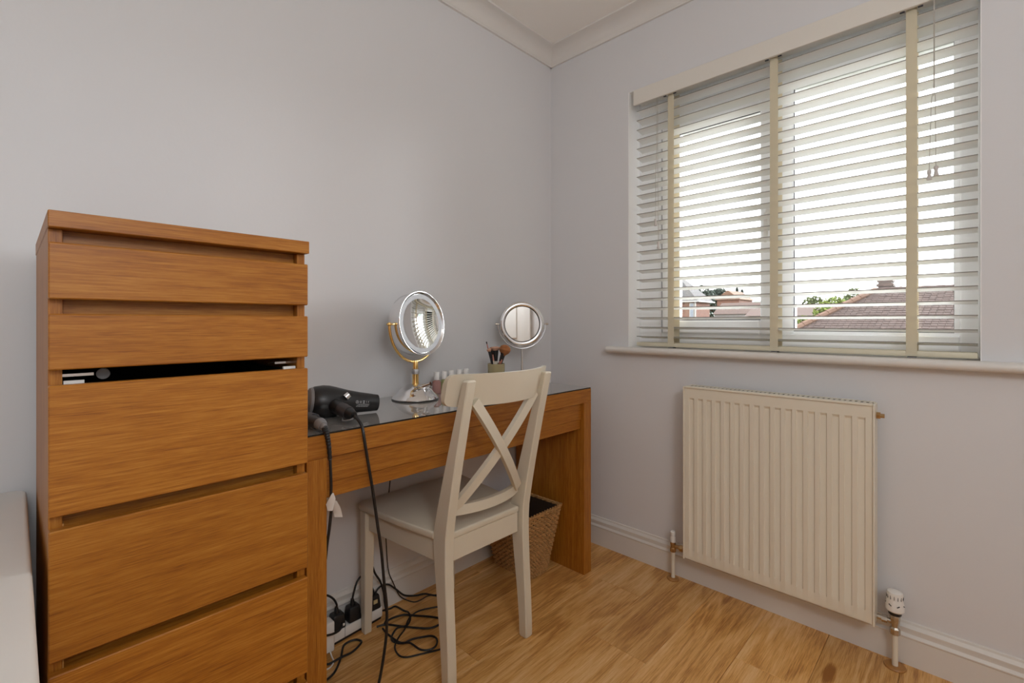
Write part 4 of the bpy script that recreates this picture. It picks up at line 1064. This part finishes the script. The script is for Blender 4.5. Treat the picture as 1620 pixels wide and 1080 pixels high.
# brownish far roof at the left edge of the right pane
a = at(1250, 490, 60); b = at(1288, 497, 60)
fh = thing('far_house', (63, (a.y + b.y) / 2, GZ), 'distant house with dull red roof left of the bright bush', 'house')
rf = B(); prism(rf, [(60, at(1262, 499, 60).z), (63, at(1262, 485, 63).z), (66, at(1262, 499, 60).z)], lambda x, z: (x, b.y, z), lambda x, z: (x, a.y + 5, z)); obj('roof', rf, M_TILER, fh, smooth=0)
obj('wall', BX(60.3, 65.7, b.y + .3, a.y + 4.7, GZ, at(1262, 499, 60).z - .01), M_RENDER, fh)

# trees and bushes: crowns of real leaf quads round a trunk
def leafmat(name, c, c2):
    m = mat(name, c, .8); nt = m.node_tree; N = nt.nodes; L = nt.links
    tc = N.new('ShaderNodeTexCoord'); n = N.new('ShaderNodeTexNoise'); n.inputs['Scale'].default_value = 1.6
    mx_ = N.new('ShaderNodeMix'); mx_.data_type = 'RGBA'; mx_.inputs['A'].default_value = lin(c); mx_.inputs['B'].default_value = lin(c2)
    L.new(tc.outputs['Object'], n.inputs['Vector']); L.new(n.outputs['Fac'], mx_.inputs['Factor']); L.new(mx_.outputs['Result'], N['Principled BSDF'].inputs['Base Color']); return m
LF = [leafmat('bright leaves', '#69722d', '#45581e'), leafmat('mid green leaves', '#354b22', '#263b1e'), leafmat('dark conifer leaves', '#243327', '#19271e'), leafmat('olive leaves', '#4f582d', '#3b4624')]
M_BARK = mat('bark', '#2d2319', .9)
def tree(name, u, vt, D, wpx, m, label, cone=False, nl=2600, cat='tree'):
    p = at(u, vt, D); top = p.z; sc = (D - CAM.x) / (c_ * 746.8 / 746.8) / 746.8
    Zc = (p - CAM).dot(Vector((c_, s_, 0))); hw = wpx * Zc / 746.8 / 2
    t = thing(name, (p.x, p.y, GZ), label, cat, 'trees and bushes outside the window')
    ch_ = max(top - GZ, 1.0)
    tube_pts = [(p.x, p.y, GZ), (p.x, p.y, GZ + ch_ * .5), (p.x + .05, p.y, GZ + ch_ * .85)]
    obj('trunk', tube(B(), tube_pts, [.16, .11, .04], 7), M_BARK, t)
    cb_ = B(); ls = max(.12, Zc * .0035)
    blobs = [(R.uniform(-.6, .6), R.uniform(-.6, .6), R.uniform(-.5, .7), R.uniform(.35, .6)) for _ in range(9)] + [(0, 0, .3, .7)]
    for _ in range(nl):
        if cone:
            h = R.random() ** .7; rad = hw * (1 - h) * R.uniform(.5, 1.0) + .05; a = R.uniform(0, 2 * pi)
            c = Vector((p.x + rad * cos(a), p.y + rad * sin(a), top - (1 - h) * ch_ * .85))
        else:
            bx_, by_, bz_, br_ = R.choice(blobs)
            d = Vector((R.gauss(0, 1), R.gauss(0, 1), R.gauss(0, 1))).normalized() * br_ * R.uniform(.75, 1.0)
            hz = min(ch_ * .48, hw * 1.15)
            c = Vector((p.x + (bx_ + d.x) * hw * .85, p.y + (by_ + d.y) * hw * .85, top - hz * .95 + (bz_ + d.z) * hz * .9))
        n_ = Vector((R.gauss(0, 1), R.gauss(0, 1), R.gauss(.6, 1))).normalized(); u_ = n_.orthogonal().normalized() * ls * R.uniform(.6, 1.2); v_ = n_.cross(u_).normalized() * ls * .6
        q = [cb_.verts.new(c + u_), cb_.verts.new(c + v_), cb_.verts.new(c - u_), cb_.verts.new(c - v_)]
        cb_.faces.new(q)
    obj('crown', cb_, m, t, smooth=0, kind='stuff')
tree('bush', 1318, 467, 36, 66, LF[0], 'bright yellow-green bushy tree left of the tiled roof', nl=3800, cat='bush')
tree('bush', 1264, 502, 33, 40, LF[0], 'low yellow-green bush at the left bottom of the right pane', nl=1800, cat='bush')
tree('tree', 1352, 474, 44, 70, LF[1], 'mid green tree against the tiled hip', nl=3000)
tree('tree', 1360, 459, 64, 70, LF[3], 'olive tree line behind the tiled roof', nl=3200)
tree('tree', 1290, 468, 84, 50, LF[3], 'olive tree on the left above the bright bush', nl=2200)
tree('tree', 1192, 476, 112, 60, LF[1], 'bushy green tree right of the orange gable', nl=2800)
tree('tree', 1166, 454, 128, 17, LF[2], 'dark pointed conifer tree on the skyline', cone=True, nl=900)
tree('tree', 1174, 459, 140, 19, LF[2], 'second dark conifer just right of the pointed one', cone=True, nl=900)
tree('tree', 1118, 457, 112, 64, LF[2], 'dark tree crowd behind the grey roof', nl=2800)
tree('tree', 1143, 455, 124, 40, LF[2], 'dark tree above the orange gable', nl=2200)

# far hills
hb_ = B(); NH = 60; prev = None
M_HILL = mat('hazy hills', '#5b6660', 1.0, noise=.25, nscale=.05)
for k in range(NH + 1):
    yy = -200 + 480 * k / NH
    zt = 12.5 + 2.5 * sin(k * .35) + 1.6 * sin(k * 1.1 + 1)
    cur = [hb_.verts.new((250, yy, GZ)), hb_.verts.new((290, yy, zt)), hb_.verts.new((400, yy, zt * .6))]
    if prev:
        for q in range(2): hb_.faces.new((prev[q], cur[q], cur[q + 1], prev[q + 1]))
    prev = cur
bmesh.ops.recalc_face_normals(hb_, faces=hb_.faces)
obj('hills', hb_, M_HILL, kind='structure')
